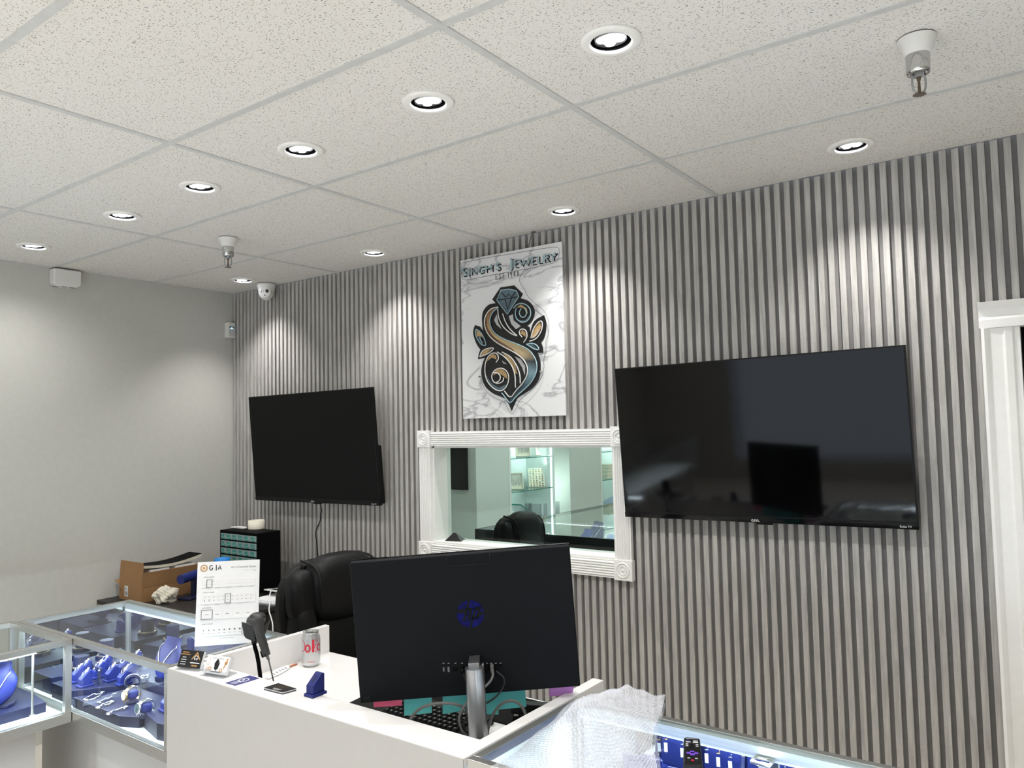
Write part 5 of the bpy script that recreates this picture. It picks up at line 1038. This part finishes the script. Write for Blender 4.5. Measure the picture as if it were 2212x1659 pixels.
# bracelets, bangles
def chain(label, px, z, m='silver', grp='bracelets lying on the front riser'):
    c0_ = at(*px[0], 2, z); P_ = [at(u, v, 2, z) - c0_ for u, v in px]; random.seed(len(label)); g = G()
    L = []
    for a, b in zip(P_[:-1], P_[1:]):
        for k in range(4): L.append(a.lerp(b, k / 4) + V((random.uniform(-.0065, .0065), random.uniform(-.0065, .0065), random.uniform(.002, .006))))
    g.tube(L, .0032, 6, smooth=1); t_ = thing('bracelet', label, 'bracelet', c0_, 0, grp); g.build('chain', m, t_)
    g = G(); q = P_[0]; g.cbox((q.x, q.y, .002), (.016, .008, .0016)); g.build('price_tag', 'tag', t_)
chain('silver bracelet looped at left of front riser', ((184, 1512), (198, 1504), (213, 1500), (224, 1497), (212, 1507), (194, 1514), (186, 1516)), z_ + .002)
chain('bracelet with pinkish tag in the middle of front riser', ((214, 1518), (226, 1512), (240, 1507), (250, 1500), (258, 1496)), z_ + .002)
chain('silver bracelet lying in front of the tagged one on riser', ((211, 1530), (222, 1524), (236, 1519), (248, 1515), (240, 1522), (226, 1527)), z_ + .002)
chain('silver bracelet nearest the front glass on riser', ((233, 1544), (247, 1537), (262, 1534), (272, 1527), (277, 1528), (266, 1536)), z_ + .002)
chain('pair of thin bangles on low riser beside blue bust', ((306, 1465), (312, 1461), (320, 1460), (322, 1465), (312, 1468)), ZD + .062)
# C ring bangle holder + bangle
c_ = at(270, 1478, 2, z_ + .03)
cz = thing('bangle_holder', 'round blue bangle holder behind the gold watch', 'bangle stand', (c_.x, c_.y + .03, z_), -.6)
g = G(); g.lathe([(.026, -.012), (.026, .012), (.022, .012), (.022, -.012), (.026, -.012)], 32, X=T(0, 0, .030) @ R(PI / 2, 'Y')); g.build('holder_ring', 'bluedark', cz)
g = G(); g.box((-.018, -.02, .0004), (.018, .02, .006)); g.build('base', 'bluedark', cz, bevel=.001)
g = G(); g.torus((0, 0, 0), .0285, .0022, 36, 8, X=T(c_.x, c_.y + .03, z_ + .031) @ R(-.6, 'Z') @ R(PI / 2, 'Y')); tag(g.build('bangle', 'silver'), 'silver diamond bangle around the round blue holder', 'bangle')
# earring T stand
e_ = at(209, 1489, 2, ZD + .039)
et = thing('earring_stand', 'small blue T-shaped earring stand with two pearl studs', 'earring stand', (e_.x + .005, e_.y + .005, ZD + .037), -.1)
g = G(); g.box((-.024, -.022, .0004), (.024, .022, .008)); g.build('base', 'bluedark', et, bevel=.001)
g = G(); g.box((-.007, -.004, .008), (.007, .004, .07)); g.box((-.026, -.004, .07), (.026, .004, .085)); g.build('tee', 'bluedark', et)
for s_ in (-1, 1):
    g = G(); g.sph((0, 0, 0), .0045, 14); o = g.build('stud_earring', 'silver', loc=(e_.x + .005 + s_ * .019, e_.y - .003, ZD + .037 + .077)); tag(o, ('left' if s_ < 0 else 'right') + ' pearl stud on the small blue T-shaped stand', 'earring', 'pearl studs on T stand')
# objects at the left end of the corner showcase
for k, (x, y, l) in enumerate(((1.36, -1.52, 'six-sided blue block with bangle at left end of corner showcase'), (1.44, -1.66, 'shorter six-sided blue block near left wing joint'))):
    t_ = thing('bangle_block', l, 'block', (x, y, ZD + .065), .3); hx = lambda r_: [(r_ * math.cos(PI / 3 * i), r_ * math.sin(PI / 3 * i)) for i in range(6)]
    g = G(); g.prism(hx(.045), .0004, .014); g.build('base', 'bluedark', t_, bevel=.002); g = G(); g.prism(hx(.03), .014, .075 - .02 * k); g.build('block', 'bluedark', t_, bevel=.002)
    g = G(); g.torus((0, 0, .0155), .037, .0016, 36, 6, X=T(x, y, ZD + .065)); tag(g.build('bangle', 'gold'), 'gold bangle lying round ' + ('the taller' if k == 0 else 'the shorter') + ' six-sided blue block', 'bangle')
# wing: more ring trays seen through its top glass
for k, (x, y) in enumerate(((1.40, -1.93), (1.45, -2.02), (1.33, -2.0))):
    dup(lone, (x, y, ZD + .036), PI / 2, ['blue ring block behind the bust in left showcase', 'blue ring block left of bust in left showcase, at photo edge', 'blue ring block at far side of left showcase'][k], 'ring blocks in the left showcase')
    ring((x + .004, y, ZD + .036 + .0445), 'tagged ring on the ' + ['block behind bust in left showcase', 'block left of bust in left showcase', 'block at far side of left showcase'][k], .4)
# right showcase: earring racks
def rack(label, x, y, z, w_, h, rz, n):
    t_ = thing('earring_rack', label, 'earring rack', (x, y, z), rz + PI, 'blue racks in the right showcase')
    g = G(); g.box((-w_ / 2, -.02, .0004), (w_ / 2, .03, .008)); g.build('base', 'blue', t_, bevel=.001)
    g = G(); g.X = T(0, 0, .008) @ R(-.2, 'X'); g.box((-w_ / 2, -.003, 0), (w_ / 2, .003, h)); pn = g.build('panel', 'blue', t_, bevel=.002)
    for k in range(n):
        xx = -w_ / 2 + w_ * (k + .5) / n; X = T(xx, -.0034, .008 + h * .72) @ R(-.2, 'X')
        g = G(); g.torus((0, -.003, -.006), .0055, .001, 14, 5, X=X @ R(PI / 2, 'Z')); g.sph((0, -.001, 0), .002, 8, X=X); g.build('earring', 'gold' if k % 2 else 'silver', t_)
        g = G(); g.X = X @ T(0, -.004, -.022) @ R(.15, 'Y'); g.box((-.005, -.001, -.014), (.005, 0, .008)); g.build('price_tag', 'tag', t_)
riser('blue stepped riser under earring racks in right showcase', [(3.72, -1.72), (4.22, -1.72), (4.22, -1.50), (3.72, -1.50)], .06, m='blue')
riser('upper blue step at back of the right showcase', [(3.74, -1.497), (4.22, -1.497), (4.22, -1.40), (3.74, -1.40)], .10, m='blue')
for k, (x, y, z, w_, h, l) in enumerate(((3.86, -1.45, .10, .10, .100, 'blue earring rack left of the black remote, at back'), (3.98, -1.45, .10, .10, .096, 'blue earring rack behind the black remote'), (4.11, -1.45, .10, .12, .092, 'blue earring rack right of remote at back'), (3.90, -1.58, .06, .09, .115, 'blue earring rack in front row beside bubble wrap'), (4.03, -1.60, .06, .09, .105, 'blue earring rack in front row below the remote'), (4.15, -1.59, .06, .09, .10, 'rightmost blue earring rack in front row'), (3.76, -1.60, .06, .07, .06, 'blue earring rack under the bubble wrap'))):
    rack(l, x, y, ZD + z, w_, h, random.uniform(-.25, .25), 2 + k % 2)
g = G(); p = at(1670, 1655, 2, .76); g.torus((0, 0, .03), .026, .003, 28, 8, X=R(PI / 2, 'X')); tag(g.build('bangle', 'silver', loc=(4.30, -1.45, .7035)), 'silver bangle standing on the white deck near steel standard', 'bangle')
# ================================================================ BUBBLE WRAP AND REMOTE
bwv = thing('bubble_wrap', 'crumpled clear bubble wrap draped over the right showcase top', 'bubble wrap', (0, 0, 0))
def wrap_sheet(name, corners, nu, nv, m, hfun, amp, zb=ZL + .004):
    """corners: rows of (u, v) pixels on the case top, from near edge to far edge, lifted by hfun"""
    rows_ = len(corners); cols_ = len(corners[0]); gd = []
    for r_ in corners: gd.append([(at(c[0], c[1], 2, zb + c[2])) for c in r_])
    def cr_(p0, p1, p2, p3, t_): return .5 * ((2 * p1) + (p2 - p0) * t_ + (2 * p0 - 5 * p1 + 4 * p2 - p3) * t_ ** 2 + (3 * p1 - p0 - 3 * p2 + p3) * t_ ** 3)
    def ev(L, s_):
        n_ = len(L) - 1; k = min(int(s_ * n_), n_ - 1); t_ = s_ * n_ - k; gx = lambda i: L[max(0, min(n_, i))]; return cr_(gx(k - 1), gx(k), gx(k + 1), gx(k + 2), t_)
    P_ = [[None] * (nu + 1) for _ in range(nv + 1)]
    for j in range(nv + 1):
        col = [ev([gd[r_][c] for r_ in range(rows_)], j / nv) for c in range(cols_)]
        for i in range(nu + 1): P_[j][i] = ev(col, i / nu)
    vs = []; fs = []
    for j in range(nv + 1):
        for i in range(nu + 1):
            a = P_[j][min(i + 1, nu)] - P_[j][max(i - 1, 0)]; b = P_[min(j + 1, nv)][i] - P_[max(j - 1, 0)][i]; n_ = a.cross(b); n_ = n_.normalized() if n_.length > 1e-9 else V((0, 0, 1))
            if n_.z < 0: n_ = -n_
            row_ = j // 5; fi = ((i + (2.5 if row_ % 2 else 0)) % 5) / 5 - .5; fj = (j % 5) / 5 - .4
            bub = max(0, 1 - (fi * fi + fj * fj) / .17) ** .6
            q = P_[j][i] + n_ * (amp * bub + hfun(i / nu, j / nv)); q.z = max(q.z, ZL + .0012) if q.y > CY0 - .004 and q.y < CY1 + .02 else q.z; vs.append(q)
    for j in range(nv):
        for i in range(nu): k = j * (nu + 1) + i; fs.append((k, k + 1, k + nu + 2, k + nu + 1))
    g = G(); g.add(vs, fs, 0, True); return g.build(name, m, bwv)
wv = lambda a, b: .005 * math.sin(a * 9 + b * 4) * math.sin(b * 8) + .003 * math.sin(a * 23 + b * 17)
wrap_sheet('lower_sheet', [[(1050, 1668, .0), (1180, 1672, .002), (1310, 1690, .004), (1430, 1690, .004)], [(1110, 1630, .002), (1210, 1625, .010), (1320, 1620, .02), (1425, 1640, .006)], [(1170, 1575, .004), (1255, 1560, .02), (1340, 1555, .03), (1420, 1580, .008)], [(1215, 1535, .004), (1290, 1520, .03), (1355, 1515, .045), (1432, 1545, .02)], [(1262, 1500, .018), (1300, 1497, .035), (1360, 1500, .05), (1440, 1520, .045)]], 210, 220, 'wrap', wv, .0034)
wrap_sheet('folded_sheet', [[(1180, 1690, .010), (1260, 1690, .018), (1345, 1690, .018), (1425, 1690, .012)], [(1190, 1620, .014), (1270, 1620, .034), (1350, 1620, .036), (1416, 1640, .016)], [(1200, 1562, .020), (1280, 1548, .045), (1355, 1550, .050), (1410, 1585, .02)], [(1240, 1520, .035), (1300, 1508, .058), (1360, 1512, .066), (1428, 1540, .04)], [(1300, 1492, .05), (1345, 1487, .065), (1385, 1490, .07), (1437, 1504, .062)]], 165, 200, 'wrap2', wv, .0036)
g = None
rp = thing('remote_control', 'black television remote with purple pad on the right showcase top', 'remote', (0, 0, 0))
a, b = at(1497, 1657, 2, ZL + .014), at(1494, 1590, 2, ZL + .02); ey = b - a; L = ey.length; ey.normalize(); rp.matrix_world = frame((a.x, a.y, ZL + .001), (ey.y, -ey.x, 0), (ey.x, ey.y, .0))
hw = .0195
outl = []
for cx_, cy_, a0 in ((hw - .008, .008, -PI / 2), (hw - .010, L - .010, 0), (-hw + .010, L - .010, PI / 2), (-hw + .008, .008, PI)):
    for k in range(7): t_ = a0 + PI / 2 * k / 6; outl.append((cx_ + .009 * math.cos(t_), cy_ + .009 * math.sin(t_)))
g = G(); g.prism(outl, 0, .017); g.build('body', 'dark', rp, bevel=.004, seg=3)
def rb(nm, x_, y_, w_, h_, m): g = G(); g.cbox((x_, y_ * L, .0176), (w_, h_, .0018)); return g.build(nm, m, rp, bevel=.0006)
g = G(); g.cbox((0, .58 * L - .028, .0176), (.026, .008, .002)); g.cbox((0, .58 * L - .028, .0176), (.010, .022, .002)); g.build('direction_pad', 'purple', rp, bevel=.002)
for x_, y_, w_, h_, m in ((-.008, .84, .011, .0032, 'navyink'), (.008, .84, .011, .0032, 'buttons'), (-.008, .79, .011, .0032, 'buttons'), (.008, .79, .012, .0036, 'whiteink'), (-.011, .71, .006, .004, 'buttons'), (0, .71, .007, .004, 'chassis'), (.011, .71, .006, .004, 'buttons'), (-.011, .65, .006, .003, 'buttons'), (0, .65, .006, .003, 'chassis'), (.011, .65, .006, .003, 'buttons'), (-.008, .22, .006, .003, 'buttons'), (.008, .22, .006, .003, 'buttons'), (0, .15, .006, .005, 'red')): rb('button', x_, y_, w_, h_, m)
g = G(); g.cbox((0, .93 * L, .0173), (.026, .002, .0006)); g.build('lettering', 'buttons', rp)
# pyramid on the sill
p = at(985, 1164, 1, .05); zs = OZ0 + .0122
pyd = thing('black_pyramid', 'small black pyramid shaped object on the white window sill', 'pyramid', (p.x, .045, zs), .2)
g = G(); g.add([(-.05, -.03, .0003), (.05, -.03, .0003), (.05, .03, .0003), (-.05, .03, .0003), (-.012, 0, .042), (.004, 0, .042)], [(3, 2, 1, 0), (0, 1, 5, 4), (1, 2, 5), (2, 3, 4, 5), (3, 0, 4)]); g.build('body', 'dark', pyd)
g = G(); g.box((.05, -.012, .0003), (.075, .008, .004)); g.build('white_tab', 'white2', pyd)
